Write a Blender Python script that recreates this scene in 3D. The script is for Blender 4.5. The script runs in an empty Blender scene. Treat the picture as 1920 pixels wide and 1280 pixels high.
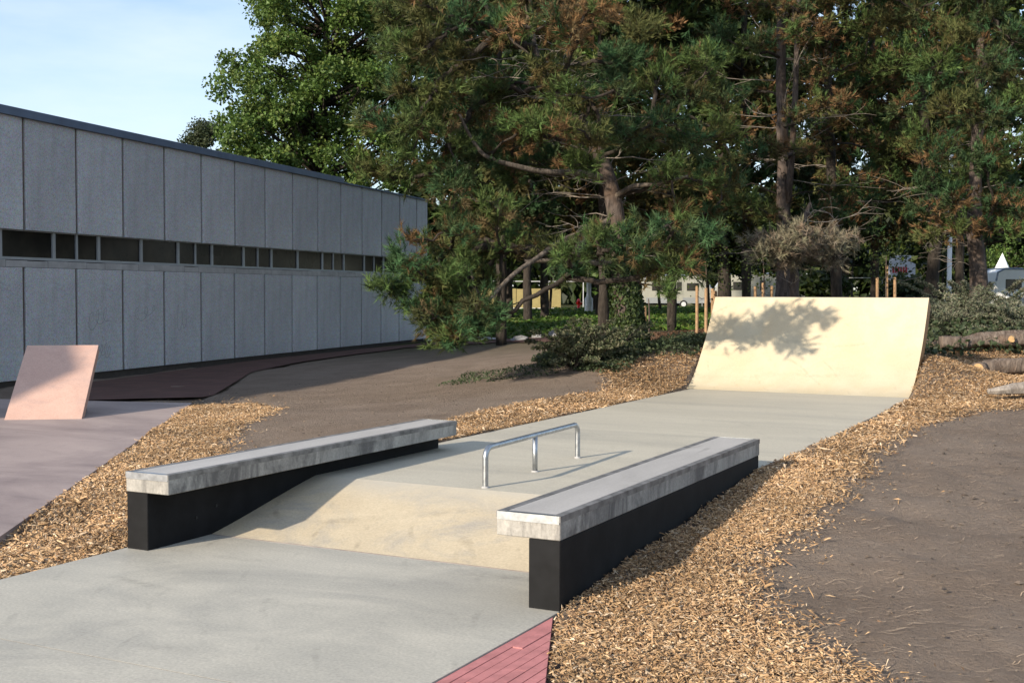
import bpy, math, random
import numpy as np
from mathutils import Vector, Matrix, Quaternion

R = np.random.default_rng(7)
random.seed(7)
sc = bpy.context.scene
COL = sc.collection

# ------------------------------------------------------------------ camera
FPX, PITCH, ROLL, YAW, CAMH = 2281.8, .0411, .0029, .4723, 1.67
fw = np.array([-math.sin(YAW)*math.cos(PITCH), math.cos(YAW)*math.cos(PITCH), -math.sin(PITCH)])
_rt = np.array([math.cos(YAW), math.sin(YAW), 0.]); _up = np.cross(_rt, fw)
rt = _rt*math.cos(ROLL)+_up*math.sin(ROLL); up = _up*math.cos(ROLL)-_rt*math.sin(ROLL)
CAM = np.array([0, 0, CAMH])
cd = bpy.data.cameras.new('camera'); cam = bpy.data.objects.new('camera', cd); COL.objects.link(cam)
cd.sensor_width = 36; cd.lens = 36*FPX/1920; cd.clip_end = 3000; cd.clip_start = .05
M = Matrix(((rt[0], up[0], -fw[0], 0), (rt[1], up[1], -fw[1], 0), (rt[2], up[2], -fw[2], CAMH), (0, 0, 0, 1)))
cam.matrix_world = M
sc.camera = cam

# ------------------------------------------------------------------ light
SUN_EL, SUN_HEAD = math.radians(22.0), math.radians(18)      # light travels towards heading 18 deg right of +Y
w = bpy.data.worlds.new('World'); sc.world = w; w.use_nodes = True
nt = w.node_tree; nt.nodes.clear()
out = nt.nodes.new('ShaderNodeOutputWorld'); bg = nt.nodes.new('ShaderNodeBackground')
sky = nt.nodes.new('ShaderNodeTexSky'); sky.sky_type = 'NISHITA'; sky.sun_disc = False
sky.sun_elevation = SUN_EL; sky.sun_rotation = SUN_HEAD+math.pi
sky.air_density = 1.0; sky.dust_density = .6; sky.ozone_density = 2.2
tc = nt.nodes.new('ShaderNodeTexCoord'); mp = nt.nodes.new('ShaderNodeMapping')
mp.inputs['Scale'].default_value = (1.2, 1.2, 5.0); mp.inputs['Rotation'].default_value = (.1, .25, 0)
nz = nt.nodes.new('ShaderNodeTexNoise'); nz.inputs['Scale'].default_value = 2.2; nz.inputs['Detail'].default_value = 6; nz.inputs['Roughness'].default_value = .55
rp = nt.nodes.new('ShaderNodeValToRGB'); rp.color_ramp.elements[0].position = .30; rp.color_ramp.elements[1].position = .72
rp.color_ramp.elements[0].color = (.0, .0, .0, 1); rp.color_ramp.elements[1].color = (.75, .75, .75, 1)
mx = nt.nodes.new('ShaderNodeMixRGB'); mx.inputs[2].default_value = (4.7, 5.2, 6.0, 1)
nt.links.new(tc.outputs['Generated'], mp.inputs[0]); nt.links.new(mp.outputs[0], nz.inputs['Vector'])
nt.links.new(nz.outputs['Fac'], rp.inputs[0]); nt.links.new(rp.outputs[0], mx.inputs[0])
nt.links.new(sky.outputs[0], mx.inputs[1]); nt.links.new(mx.outputs[0], bg.inputs[0])
bg.inputs[1].default_value = .125
nt.links.new(bg.outputs[0], out.inputs[0])
sl = bpy.data.lights.new('sun', 'SUN'); sl.energy = 4.2; sl.angle = math.radians(1.0); sl.color = (1., .87, .70)
so = bpy.data.objects.new('sun', sl); COL.objects.link(so)
sd = Vector((math.sin(SUN_HEAD)*math.cos(SUN_EL), math.cos(SUN_HEAD)*math.cos(SUN_EL), -math.sin(SUN_EL)))
so.rotation_euler = sd.to_track_quat('-Z', 'Y').to_euler(); so.location = (-6, -10, 12)
sc.view_settings.view_transform = 'Standard'; sc.view_settings.look = 'None'
sc.view_settings.exposure = 0.75; sc.view_settings.gamma = 1.0; sc.view_settings.use_curve_mapping = False
sc.cycles.max_bounces = 6; sc.cycles.diffuse_bounces = 3; sc.cycles.transmission_bounces = 3; sc.cycles.transparent_max_bounces = 4
sc.cycles.caustics_reflective = False; sc.cycles.caustics_refractive = False

# photo measurements (1920 px wide picture) to points in the place
def ray(u, v): return fw+(u-960)/FPX*rt-(v-640)/FPX*up
def bz(u, v, z=0.):
    d = ray(u, v); return CAM+d*((z-CAMH)/d[2])
def bd(u, v, dep): return CAM+ray(u, v)*dep
def pix(P):
    d = np.asarray(P, float)-CAM; z = d@fw
    return np.stack([960+FPX*(d@rt)/z, 640-FPX*(d@up)/z, z], -1)
PX = 1/FPX

# ------------------------------------------------------------------ mesh helpers
def mesh(name, V, tris=None, quads=None, mats=(), col=None, smooth=False, uvmi=None):
    V = np.asarray(V, np.float32).reshape(-1, 3)
    me = bpy.data.meshes.new(name)
    fl = []; lens = []
    if quads is not None and len(quads): q = np.asarray(quads, np.int32); fl.append(q.ravel()); lens.append(np.full(len(q), 4, np.int32))
    if tris is not None and len(tris): t = np.asarray(tris, np.int32); fl.append(t.ravel()); lens.append(np.full(len(t), 3, np.int32))
    li = np.concatenate(fl); ln = np.concatenate(lens); st = np.concatenate([[0], np.cumsum(ln)[:-1]]).astype(np.int32)
    me.vertices.add(len(V)); me.vertices.foreach_set('co', V.ravel())
    me.loops.add(len(li)); me.loops.foreach_set('vertex_index', li)
    me.polygons.add(len(ln)); me.polygons.foreach_set('loop_start', st)
    try: me.polygons.foreach_set('loop_total', ln)
    except Exception: pass
    me.polygons.foreach_set('use_smooth', np.full(len(ln), bool(smooth)))
    if uvmi is not None: me.polygons.foreach_set('material_index', np.asarray(uvmi, np.int32))
    for m in mats: me.materials.append(m)
    me.update(calc_edges=True); me.validate()
    if col is not None:
        c = np.asarray(col, np.float32)
        if c.shape[1] == 3: c = np.concatenate([c, np.ones((len(c), 1), np.float32)], 1)
        a = me.attributes.new('Col', 'FLOAT_COLOR', 'POINT'); a.data.foreach_set('color', c.ravel())
    return me

def put(name, me, parent=None, loc=(0, 0, 0), rotz=0, **props):
    o = bpy.data.objects.new(name, me); COL.objects.link(o)
    o.location = loc; o.rotation_euler = (0, 0, rotz)
    if parent is not None: o.parent = parent
    for k, v in props.items(): o[k] = v
    return o
def thing(name, label, cat, loc=(0, 0, 0), rotz=0, group=None):
    o = put(name, None, None, tuple(loc), rotz); o['label'] = label; o['category'] = cat
    if group: o['group'] = group
    return o
def tag(o, label, cat, group=None):
    o['label'] = label; o['category'] = cat
    if group: o['group'] = group
    return o

class MB:
    """collects shapes for ONE mesh; offset o is subtracted when built"""
    def __init__(s): s.V = []; s.Q = []; s.T = []; s.C = []; s.n = 0
    def add(s, V, Q=None, T=None, c=None):
        V = np.asarray(V, float).reshape(-1, 3)
        if Q is not None and len(Q): s.Q.append(np.asarray(Q)+s.n)
        if T is not None and len(T): s.T.append(np.asarray(T)+s.n)
        s.V.append(V); s.n += len(V)
        if c is not None:
            c = np.asarray(c, float)
            s.C.append(np.tile(c, (len(V), 1)) if c.ndim == 1 else c)
    def box(s, a, b, bev=0, c=None):
        a = np.array(a, float); b = np.array(b, float); lo = np.minimum(a, b); hi = np.maximum(a, b)
        if bev <= 0:
            V = [(x, y, z) for z in (lo[2], hi[2]) for y in (lo[1], hi[1]) for x in (lo[0], hi[0])]
            Q = [(0, 2, 3, 1), (4, 5, 7, 6), (0, 1, 5, 4), (1, 3, 7, 5), (3, 2, 6, 7), (2, 0, 4, 6)]
            s.add(V, Q, c=c); return
        # chamfered box: 24 verts
        V = []; idx = {}
        for i in range(8):
            sx, sy, sz = i & 1, (i >> 1) & 1, (i >> 2) & 1
            p = [hi[0] if sx else lo[0], hi[1] if sy else lo[1], hi[2] if sz else lo[2]]
            sg = [1 if sx else -1, 1 if sy else -1, 1 if sz else -1]
            for ax in range(3):
                q = [p[k]-sg[k]*bev if k != ax else p[k] for k in range(3)]
                idx[(i, ax)] = len(V); V.append(q)
        Q = []; T = []
        def quad(l): Q.append(tuple(l))
        for ax in range(3):
            o1, o2 = (ax+1) % 3, (ax+2) % 3
            for sd_ in (0, 1):
                cs = [(sd_ << ax) | (a_ << o1) | (b_ << o2) for a_, b_ in ((0, 0), (1, 0), (1, 1), (0, 1))]
                l = [idx[(c_, ax)] for c_ in cs]
                quad(l if sd_ else l[::-1])
        for ax in range(3):      # edges along ax
            o1, o2 = (ax+1) % 3, (ax+2) % 3
            for a_ in (0, 1):
                for b_ in (0, 1):
                    c0 = (a_ << o1) | (b_ << o2); c1 = c0 | (1 << ax)
                    l = [idx[(c0, o1)], idx[(c1, o1)], idx[(c1, o2)], idx[(c0, o2)]]
                    quad(l if a_ == b_ else l[::-1])
        for i in range(8): T.append((idx[(i, 0)], idx[(i, 1)], idx[(i, 2)]))
        s.add(V, Q, T, c=c)
    def tube(s, P, r, n=8, cap=True, c=None, wob=0):
        P = np.asarray(P, float); k = len(P); r = np.broadcast_to(np.asarray(r, float), (k,))
        t = np.gradient(P, axis=0); t /= np.linalg.norm(t, axis=1)[:, None]+1e-9
        ref = np.array([0, 0, 1.]) if abs(t[0][2]) < .9 else np.array([1., 0, 0])
        u = np.cross(t[0], ref); u /= np.linalg.norm(u); V = []
        for i in range(k):
            u = u-t[i]*(u@t[i]); u /= np.linalg.norm(u)+1e-9; v = np.cross(t[i], u)
            a = np.arange(n)/n*2*np.pi
            rr = r[i]*(1+wob*R.normal(size=n)) if wob else r[i]
            V.append(P[i]+(np.cos(a)*rr)[:, None]*u+(np.sin(a)*rr)[:, None]*v)
        V = np.concatenate(V)
        i = np.arange(k-1)[:, None]*n; j = np.arange(n)[None]; j2 = (j+1) % n
        Q = np.stack([i+j, i+j2, i+n+j2, i+n+j], -1).reshape(-1, 4); T = []
        if cap:
            V = np.concatenate([V, P[:1], P[-1:]]); b = k*n
            for q in range(n): T += [(b, (q+1) % n, q), (b+1, (k-1)*n+q, (k-1)*n+(q+1) % n)]
        s.add(V, Q, T, c=c)
    def lathe(s, prof, n=16, c=None, cx=0, cy=0):
        prof = np.asarray(prof, float); a = np.arange(n)/n*2*np.pi; V = []
        for (r_, z_) in prof: V.append(np.stack([cx+r_*np.cos(a), cy+r_*np.sin(a), np.full(n, z_)], 1))
        k = len(prof); i = np.arange(k-1)[:, None]*n; j = np.arange(n)[None]; j2 = (j+1) % n
        s.add(np.concatenate(V), np.stack([i+j, i+j2, i+n+j2, i+n+j], -1).reshape(-1, 4), c=c)
    def prism(s, poly, z0, z1, c=None):
        """poly CCW list of xy -> vertical prism (fan caps, convex)"""
        p = np.asarray(poly, float); n = len(p)
        V = np.concatenate([np.c_[p, np.full(n, z0)], np.c_[p, np.full(n, z1)]])
        Q = [(i, (i+1) % n, n+(i+1) % n, n+i) for i in range(n)]
        T = [(0, i+1, i) for i in range(1, n-1)]+[(n, n+i, n+i+1) for i in range(1, n-1)]
        s.add(V, Q, T, c=c)
    def mesh(s, name, mats, off=(0, 0, 0), smooth=False):
        V = np.concatenate(s.V)-np.asarray(off, float)
        if not isinstance(mats, (list, tuple)): mats = (mats,)
        return mesh(name, V, np.concatenate(s.T) if s.T else None, np.concatenate(s.Q) if s.Q else None, mats,
                    np.concatenate(s.C) if s.C else None, smooth)
    def build(s, name, mats, parent=None, smooth=False, local=False, **props):
        off = (0, 0, 0) if (parent is None or local) else np.array(parent.location)
        return put(name, s.mesh(name, mats, off, smooth), parent, **props)

# ------------------------------------------------------------------ materials
def newmat(name):
    m = bpy.data.materials.new(name); m.use_nodes = True
    n = m.node_tree; b = n.nodes['Principled BSDF']
    return m, n, b
def N(n, t, **kw):
    x = n.nodes.new(t)
    for k, v in kw.items():
        if k in x.inputs: x.inputs[k].default_value = v
        else: setattr(x, k, v)
    return x
def noise(n, vec, scale, detail=5, rough=.6, dist=0):
    x = N(n, 'ShaderNodeTexNoise', Scale=scale, Detail=detail, Roughness=rough, Distortion=dist)
    if vec is not None: n.links.new(vec, x.inputs['Vector'])
    return x.outputs['Fac']
def ramp(n, fac, a, b, ca=(0, 0, 0, 1), cb=(1, 1, 1, 1)):
    x = N(n, 'ShaderNodeValToRGB'); e = x.color_ramp.elements
    e[0].position = a; e[1].position = b
    e[0].color = tuple(ca)+((1,) if len(ca) == 3 else ()); e[1].color = tuple(cb)+((1,) if len(cb) == 3 else ())
    n.links.new(fac, x.inputs[0]); return x.outputs[0]
def mixc(n, fac, a, b, mode='MIX'):
    x = N(n, 'ShaderNodeMixRGB', blend_type=mode)
    for i, v in ((0, fac), (1, a), (2, b)):
        if isinstance(v, (int, float)): x.inputs[i].default_value = v
        elif isinstance(v, tuple): x.inputs[i].default_value = v+((1,) if len(v) == 3 else ())
        else: n.links.new(v, x.inputs[i])
    return x.outputs[0]
def bump(n, b, h, dist=.01, strength=.5):
    x = N(n, 'ShaderNodeBump', Strength=strength, Distance=dist); n.links.new(h, x.inputs['Height'])
    n.links.new(x.outputs[0], b.inputs['Normal'])
def objco(n, scale=(1, 1, 1), rot=(0, 0, 0), kind='Object'):
    t = N(n, 'ShaderNodeTexCoord'); m = N(n, 'ShaderNodeMapping'); m.inputs['Scale'].default_value = scale; m.inputs['Rotation'].default_value = rot
    n.links.new(t.outputs[kind], m.inputs[0]); return m.outputs[0]

def concrete(name, c1, c2, stain=None, rough=.7, scale=1., streak=(1, 1, 1), scratch=0., fine=.12, bstr=.15, rot=0, spec=.4, slo=.5, shi=.75, arcs=0.):
    m, n, b = newmat(name); v = objco(n, streak, (0, 0, rot)); v1 = objco(n)
    f = noise(n, v, 1.6*scale, 8, .62, .6)
    c = ramp(n, f, .3, .7, c1, c2)
    if stain:
        f2 = noise(n, v, .75*scale, 7, .68, 1.2); c = mixc(n, ramp(n, f2, slo, shi), c, stain)
    f3 = noise(n, v1, 60, 4, .7)
    c = mixc(n, fine*2.5, c, mixc(n, 1., c, ramp(n, f3, .3, .7, (.55, .55, .55), (1.25, 1.25, 1.25)), 'MULTIPLY'))
    if scratch:
        for k, (sc_, ro) in enumerate((((1, 14, 1), .5), ((14, 1, 1), .35), ((1, 20, 1), -.6))):
            vs = objco(n, sc_, (0, 0, ro)); s_ = noise(n, vs, 1.7, 3, .5, .8)
            s2 = noise(n, v1, .9+.3*k, 2)
            fac = mixc(n, 1., ramp(n, s_, .62, .70), ramp(n, s2, .48, .62), 'MULTIPLY')
            fac = mixc(n, 1., fac, (scratch,)*3, 'MULTIPLY')
            c = mixc(n, fac, c, tuple(x*.45 for x in c1))
    if arcs:
        for k in range(2):
            wv_ = N(n, 'ShaderNodeTexWave', wave_type='RINGS', Scale=.55+.4*k, Distortion=5., Detail=2., **{'Detail Scale': .8}); wv_.inputs['Phase Offset'].default_value = 2.3*k
            n.links.new(objco(n, (1, .6+.5*k, 1), (0, 0, 1.1*k)), wv_.inputs['Vector'])
            fac = mixc(n, 1., ramp(n, wv_.outputs['Fac'], .955, .995), ramp(n, noise(n, v1, 1.3+k, 4, .6), .50, .66), 'MULTIPLY')
            fac = mixc(n, 1., fac, ramp(n, noise(n, v1, 18, 3), .35, .6), 'MULTIPLY')
            c = mixc(n, mixc(n, 1., fac, (arcs,)*3, 'MULTIPLY'), c, tuple(x*.4 for x in c1))
        dd_ = noise(n, v1, 7, 6, .75, 1.5); c = mixc(n, ramp(n, dd_, .60, .78, (0, 0, 0), (.45, .45, .45)), c, tuple(x*.72 for x in c1))
    n.links.new(c, b.inputs['Base Color'])
    b.inputs['Roughness'].default_value = rough; b.inputs['Specular IOR Level'].default_value = spec
    f4 = noise(n, v1, 25, 6, .7); bump(n, b, f4, .006, bstr)
    return m
def plain(name, col, rough=.5, metal=0, var=.15, scale=8, bstr=0.05, spec=.4, bscale=40):
    m, n, b = newmat(name); v = objco(n)
    c = ramp(n, noise(n, v, scale, 5), .3, .7, tuple(x*(1-var) for x in col), tuple(min(1, x*(1+var)) for x in col))
    n.links.new(c, b.inputs['Base Color']); b.inputs['Roughness'].default_value = rough; b.inputs['Metallic'].default_value = metal
    b.inputs['Specular IOR Level'].default_value = spec
    if bstr: bump(n, b, noise(n, v, bscale, 5), .004, bstr)
    return m
def attrmat(name, rough=.6, trans=.25, spec=.2, sat=None):
    m, n, b = newmat(name); a = N(n, 'ShaderNodeAttribute', attribute_name='Col')
    n.links.new(a.outputs['Color'], b.inputs['Base Color']); b.inputs['Roughness'].default_value = rough
    b.inputs['Specular IOR Level'].default_value = spec
    if trans:
        t = N(n, 'ShaderNodeBsdfTranslucent'); n.links.new(a.outputs['Color'], t.inputs[0])
        mx_ = N(n, 'ShaderNodeMixShader'); mx_.inputs[0].default_value = trans
        n.links.new(b.outputs[0], mx_.inputs[1]); n.links.new(t.outputs[0], mx_.inputs[2])
        n.links.new(mx_.outputs[0], n.nodes['Material Output'].inputs[0])
    return m

M_slab = concrete('slab_concrete', (.385, .37, .32), (.49, .465, .395), stain=(.32, .31, .275), rough=.6, scale=1.5, streak=(.6, 1., 1), scratch=.08, fine=.2, slo=.46, shi=.72, arcs=.35)
M_upslab = concrete('upper_slab_concrete', (.44, .41, .335), (.51, .475, .385), stain=(.375, .355, .30), rough=.62, scale=.9, streak=(.35, 1.3, 1), scratch=.05, fine=.14, arcs=.2)
M_bank = concrete('tan_concrete', (.47, .395, .275), (.54, .46, .325), stain=(.37, .335, .275), rough=.7, scale=1.6, scratch=.08, slo=.50, shi=.68, fine=.16, arcs=.5)
M_qp = concrete('cream_concrete', (.47, .41, .285), (.55, .49, .36), stain=(.53, .435, .285), rough=.62, scale=1.3, streak=(1, 1, .7), scratch=.08, fine=.08, slo=.46, shi=.70, arcs=.25)
M_pink = concrete('pink_slab_concrete', (.31, .25, .235), (.40, .325, .30), stain=(.21, .165, .16), rough=.6, scale=.7, streak=(.5, 1.2, 1), rot=.6, scratch=.1, slo=.46, shi=.70, arcs=.3)
M_pinkramp = concrete('pink_ramp_concrete', (.52, .335, .27), (.59, .395, .32), stain=(.44, .31, .27), rough=.6, scale=2.2, scratch=.1, slo=.52, shi=.72, arcs=.12)
M_ledge = concrete('ledge_top_concrete', (.27, .26, .24), (.41, .395, .36), stain=(.13, .125, .12), rough=.65, scale=2.0, streak=(2.2, 1.6, .7), scratch=.3, slo=.46, shi=.62, fine=.2, spec=.3)
M_ledgetop = concrete('ledge_worn_top', (.37, .355, .335), (.47, .45, .425), stain=(.24, .215, .185), rough=.5, scale=1.0, streak=(1.6, .5, 1), scratch=.4, slo=.52, shi=.64, spec=.5)
M_ledgeside = M_ledge
M_black = plain('black_paint', (.009, .0093, .0102), .7, 0, .4, 5, .12, .15)
M_steel = plain('galvanised_steel', (.42, .44, .46), .38, 1., .25, 25, .03)
M_steeledge = plain('steel_edge', (.20, .195, .19), .6, .5, .5, 10, .08)
M_edge = plain('orange_brown_form_edge', (.30, .15, .05), .6, 0, .3, 9)
def panelmat():
    m, n, b = newmat('exposed_aggregate_concrete'); v = objco(n)
    oi = N(n, 'ShaderNodeObjectInfo')
    f = noise(n, v, 1.1, 6, .6, .5); c = ramp(n, f, .3, .72, (.42, .43, .45), (.52, .53, .55))
    st = noise(n, objco(n, (3.5, 3.5, .35)), 1., 6, .65); c = mixc(n, ramp(n, st, .5, .8, (0, 0, 0), (.55, .55, .55)), c, (.34, .335, .33))
    vor = N(n, 'ShaderNodeTexVoronoi', Scale=55); n.links.new(v, vor.inputs['Vector'])
    c = mixc(n, .35, c, vor.outputs['Color'], 'OVERLAY')
    hs = N(n, 'ShaderNodeHueSaturation', Saturation=.55); n.links.new(c, hs.inputs['Color'])
    vr = N(n, 'ShaderNodeMapRange'); vr.inputs[3].default_value = .94; vr.inputs[4].default_value = 1.06
    n.links.new(oi.outputs['Random'], vr.inputs[0]); n.links.new(vr.outputs[0], hs.inputs['Value'])
    n.links.new(hs.outputs[0], b.inputs['Base Color']); b.inputs['Roughness'].default_value = .85
    bump(n, b, vor.outputs['Distance'], .01, .5); return m
M_panel = panelmat()
M_joint = plain('joint_mortar', (.10, .085, .075), .9)
M_jointbed = plain('brown_joint_bed', (.15, .115, .10), .95, 0, .3, 6)
M_fascia = plain('slate_blue_fascia_metal', (.12, .16, .23), .45, 0, .15, 2, .02)
M_alu = plain('window_frame_aluminium', (.38, .40, .42), .45, .3, .1, 4, .02)
M_sill = plain('pale_sill_block', (.42, .41, .40), .8, 0, .2, 3, .1)
def glassmat():
    m, n, b = newmat('dark_window_glass'); v = objco(n, (1, 1, 1))
    c = ramp(n, noise(n, v, 1.3, 3), .4, .7, (.006, .006, .006), (.03, .025, .019))
    n.links.new(c, b.inputs['Base Color']); b.inputs['Roughness'].default_value = .15; b.inputs['Specular IOR Level'].default_value = .08
    bump(n, b, noise(n, v, 3, 2), .01, .1); return m
M_glass = glassmat()
M_jointbed2 = plain('dusty_joint', (.30, .25, .22), .95, 0, .3, 6)
M_redpave = plain('red_paver', (.43, .17, .165), .75, 0, .2, 9, .3)
M_redpath = plain('red_path_surface', (.085, .040, .031), .9, 0, .3, 2, .3)
M_redpaint = plain('red_enamel', (.55, .012, .012), .3, 0, .1)
M_white = plain('white_gelcoat', (.72, .73, .72), .35, 0, .05, 2, 0)
M_creamshade = plain('shaded_cream_gelcoat', (.36, .36, .31), .4, 0, .06, 2, 0)  # cream shell greyed to stand in for shade on the far caravans
M_whitepole = plain('white_pole_paint', (.62, .64, .66), .4, 0, .1, 3, 0)
M_vanblue = plain('caravan_roof_trim', (.20, .25, .33), .4, 0, .1, 2, 0)
M_vangrey = plain('caravan_skirt', (.28, .30, .31), .5, 0, .1, 2, 0)
M_vanwin = plain('caravan_window_glass', (.03, .03, .025), .1, 0, .3, 2, 0)
M_rubber = plain('tyre_rubber', (.02, .02, .02), .8)
M_stake = plain('stake_wood', (.33, .21, .115), .75, 0, .25, 9, .2)
M_cut = plain('cut_wood', (.42, .27, .13), .75, 0, .2, 20, .15)
M_yellow = plain('yellow_board', (.29, .24, .10), .7, 0, .12, 3, .03)
M_rock = concrete('boulder_stone', (.20, .20, .21), (.36, .36, .36), stain=(.13, .13, .12), rough=.9, scale=3, bstr=.7)
M_rubble = concrete('rough_rubble', (.16, .14, .13), (.26, .24, .22), rough=.95, scale=6, bstr=.9)
M_path = concrete('pale_path_concrete', (.34, .34, .34), (.42, .42, .42), rough=.8)
M_banner = plain('white_banner', (.62, .64, .72), .6, 0, .03)
M_bannerred = plain('red_lettering', (.50, .05, .07), .6)
M_leaf = attrmat('leaf', .5, .30, .3)
M_needle = attrmat('needle', .6, .12, .08)
M_chip = attrmat('wood_chip', .8, 0, .2)
M_litter = attrmat('litter', .8, 0, .2)
def barkmat(name, c1, c2, c3):
    m, n, b = newmat(name); v = objco(n, (1, 1, .28))
    f = noise(n, v, 14, 6, .7, .8); c = ramp(n, f, .35, .65, c1, c2)
    c = mixc(n, ramp(n, noise(n, objco(n), 2.2, 4), .5, .7), c, c3)
    n.links.new(c, b.inputs['Base Color']); b.inputs['Roughness'].default_value = .9; b.inputs['Specular IOR Level'].default_value = .15
    bump(n, b, f, .05, .9); return m
M_bark = barkmat('pine_bark', (.045, .037, .032), (.15, .12, .105), (.10, .07, .052))
M_limb = barkmat('limb_bark', (.07, .06, .05), (.20, .17, .145), (.15, .12, .09))
M_bark2 = barkmat('dark_bark', (.022, .019, .016), (.07, .058, .048), (.055, .046, .038))
M_twig = plain('dead_twig', (.22, .19, .16), .9, 0, .3, 8, .1)
M_log = barkmat('weathered_log', (.09, .068, .055), (.235, .19, .155), (.17, .11, .075))
M_greylog = barkmat('bare_grey_log', (.22, .19, .165), (.38, .34, .30), (.29, .24, .20))
def groundmat():
    m, n, b = newmat('bare_earth'); v = objco(n)
    f = noise(n, v, 1.1, 8, .65, .4); c = ramp(n, f, .3, .7, (.255, .198, .155), (.36, .29, .235))
    f2 = noise(n, v, 11, 6, .7); c = mixc(n, ramp(n, f2, .55, .75, (0, 0, 0), (.6, .6, .6)), c, (.40, .335, .275))
    f3 = noise(n, v, 45, 4, .75); c = mixc(n, ramp(n, f3, .56, .70, (0, 0, 0), (.7, .7, .7)), c, (.12, .09, .07))
    f5 = noise(n, v, 90, 3, .7); c = mixc(n, ramp(n, f5, .62, .72, (0, 0, 0), (.6, .6, .6)), c, (.42, .37, .31))
    # far ground is overgrown earth under the trees
    sx = N(n, 'ShaderNodeSeparateXYZ'); n.links.new(v, sx.inputs[0])
    mr = N(n, 'ShaderNodeMapRange'); mr.inputs[1].default_value = 23; mr.inputs[2].default_value = 36; n.links.new(sx.outputs[1], mr.inputs[0])
    g = ramp(n, noise(n, v, .8, 6), .35, .65, (.035, .05, .018), (.08, .075, .035))
    c = mixc(n, mr.outputs[0], c, g)
    n.links.new(c, b.inputs['Base Color']); b.inputs['Roughness'].default_value = .95; b.inputs['Specular IOR Level'].default_value = .1
    h = mixc(n, .3, mixc(n, .5, noise(n, v, 5, 10, .85, .8), noise(n, v, 16, 8, .8, .4)), f3); bump(n, b, h, .16, 1.); return m
M_ground = groundmat()

# ------------------------------------------------------------------ terrain
Z2 = .2455
SXL, SXR = -5.80, -2.64
_A = bd(1885, 744, 16); _B = bd(1840, 706, 18); _C3 = bd(1840, 655, 20.2); _B2 = bd(1920, 706, 18); _C4 = bd(1920, 660, 20.2)
CP = [(-10, 0, -.02), (-4, -3, -.02), (3, 0, 0), (4, 5, 0), (-2.5, 3, -.03), (-2.5, 5.7, -.02), (-2.6, 6.6, .06), (-2.6, 7.6, .14), (-2.6, 8.6, .2), (-2.6, 9.5, .245),
      (-1, 7.6, .1), (-1, 9.5, .2), (2, 8, .1), (2, 11, .22), (-2.6, 12, .23), (-2.6, 15, .23), (-2.6, 16.6, .235), (-2.6, 17.2, .30), (-1, 13, .26), (-1, 15, .27), (1, 15, .3), (-1.5, 16, .29),
      (-2.6, 17.9, .60), (-2.45, 18.6, .72), (-2.3, 17.2, .33), tuple(_A), tuple(_B), tuple(_C3), tuple(_B2), tuple(_C4),
      (-5.85, 12, .23), (-5.85, 14, .23), (-5.85, 15.5, .235), (-5.85, 16.6, .25), (-5.9, 17.2, .36), (-5.95, 17.8, .70), (-6.0, 18.6, .84), (-5.9, 3, -.02), (-5.9, 5.8, -.01), (-5.9, 7.6, .12), (-5.9, 9.5, .235),
      (-6.8, 9.5, .13), (-6.9, 5.7, -.04), (-8.8, 8.57, -.04), (-12.4, 13.9, -.04), (-13.6, 13.5, -.04), (-14, 9, -.06), (-10, 5, -.06), (-17, 9, -.1),
      (-7.6, 7.6, -.01), (-8.3, 10.3, .02), (-7.2, 12, .19), (-6.7, 13, .24), (-6.7, 15, .30), (-9, 14, .10), (-10, 17, .12), (-8, 16.5, .36), (-7.0, 17, .56), (-7.33, 18.7, .73), (-8.5, 19.5, .62), (-7.5, 21.5, .76), (-10.5, 22, .36),
      (-12, 20, .04), (-14, 18, -.06), (-15, 23, -.02), (-17, 16, -.16), (-19, 16, -.18), (-20, 25, -.18), (-22, 33, -.18), (-23, 38, -.16), (-18, 32, -.02), (-16, 32.3, .27), (-15.2, 32.8, .31), (-13, 27, .22),
      (-10.2, 30.7, .62), (-7, 26, .78), (-4, 22, .80), (-5, 20, .84), (-4, 28, .75), (-3, 26, .8), (-2, 22, .85), (2, 20, .82), (4, 26, .8), (-17, 38, .45), (-25, 51, .25), (-15, 50, .5), (0, 50, .6),
      (-34, 78, .48), (-39, 89, .33), (-20, 80, .5), (0, 80, .5), (30, 60, .5), (60, 100, .5), (-60, 40, -.1), (-80, 100, .3), (20, 0, 0), (-30, 0, -.1), (0, -30, 0), (300, 300, .5), (-300, 300, .5), (300, -300, 0), (-300, -300, 0), (0, 400, .5)]
CP = np.array(CP, float)
def _phi(d2): return -np.sqrt(d2+.15)
_n = len(CP); _D = ((CP[:, None, :2]-CP[None, :, :2])**2).sum(-1)
_K = np.zeros((_n+1, _n+1)); _K[:_n, :_n] = _phi(_D)-np.eye(_n)*.01; _K[:_n, _n] = 1; _K[_n, :_n] = 1
_W = np.linalg.solve(_K, np.r_[CP[:, 2], 0])
def hgt(x, y):
    x = np.asarray(x, float); y = np.asarray(y, float); sh = x.shape; x = x.ravel(); y = y.ravel(); o = np.empty(len(x))
    for i in range(0, len(x), 40000):
        d2 = (x[i:i+40000, None]-CP[None, :, 0])**2+(y[i:i+40000, None]-CP[None, :, 1])**2
        o[i:i+40000] = _phi(d2)@_W[:_n]+_W[_n]
    return o.reshape(sh)
def ground_at(u, v):
    """where the sight line through a picture point meets the terrain"""
    ks = np.concatenate([np.arange(3, 40, .05), np.arange(40, 140, .5)]); P = CAM+ray(u, v)[None]*ks[:, None]
    d = P[:, 2]-hgt(P[:, 0], P[:, 1]); i = np.argmax(d < 0)
    return P[i] if d[i] < 0 else P[-1]
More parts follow.
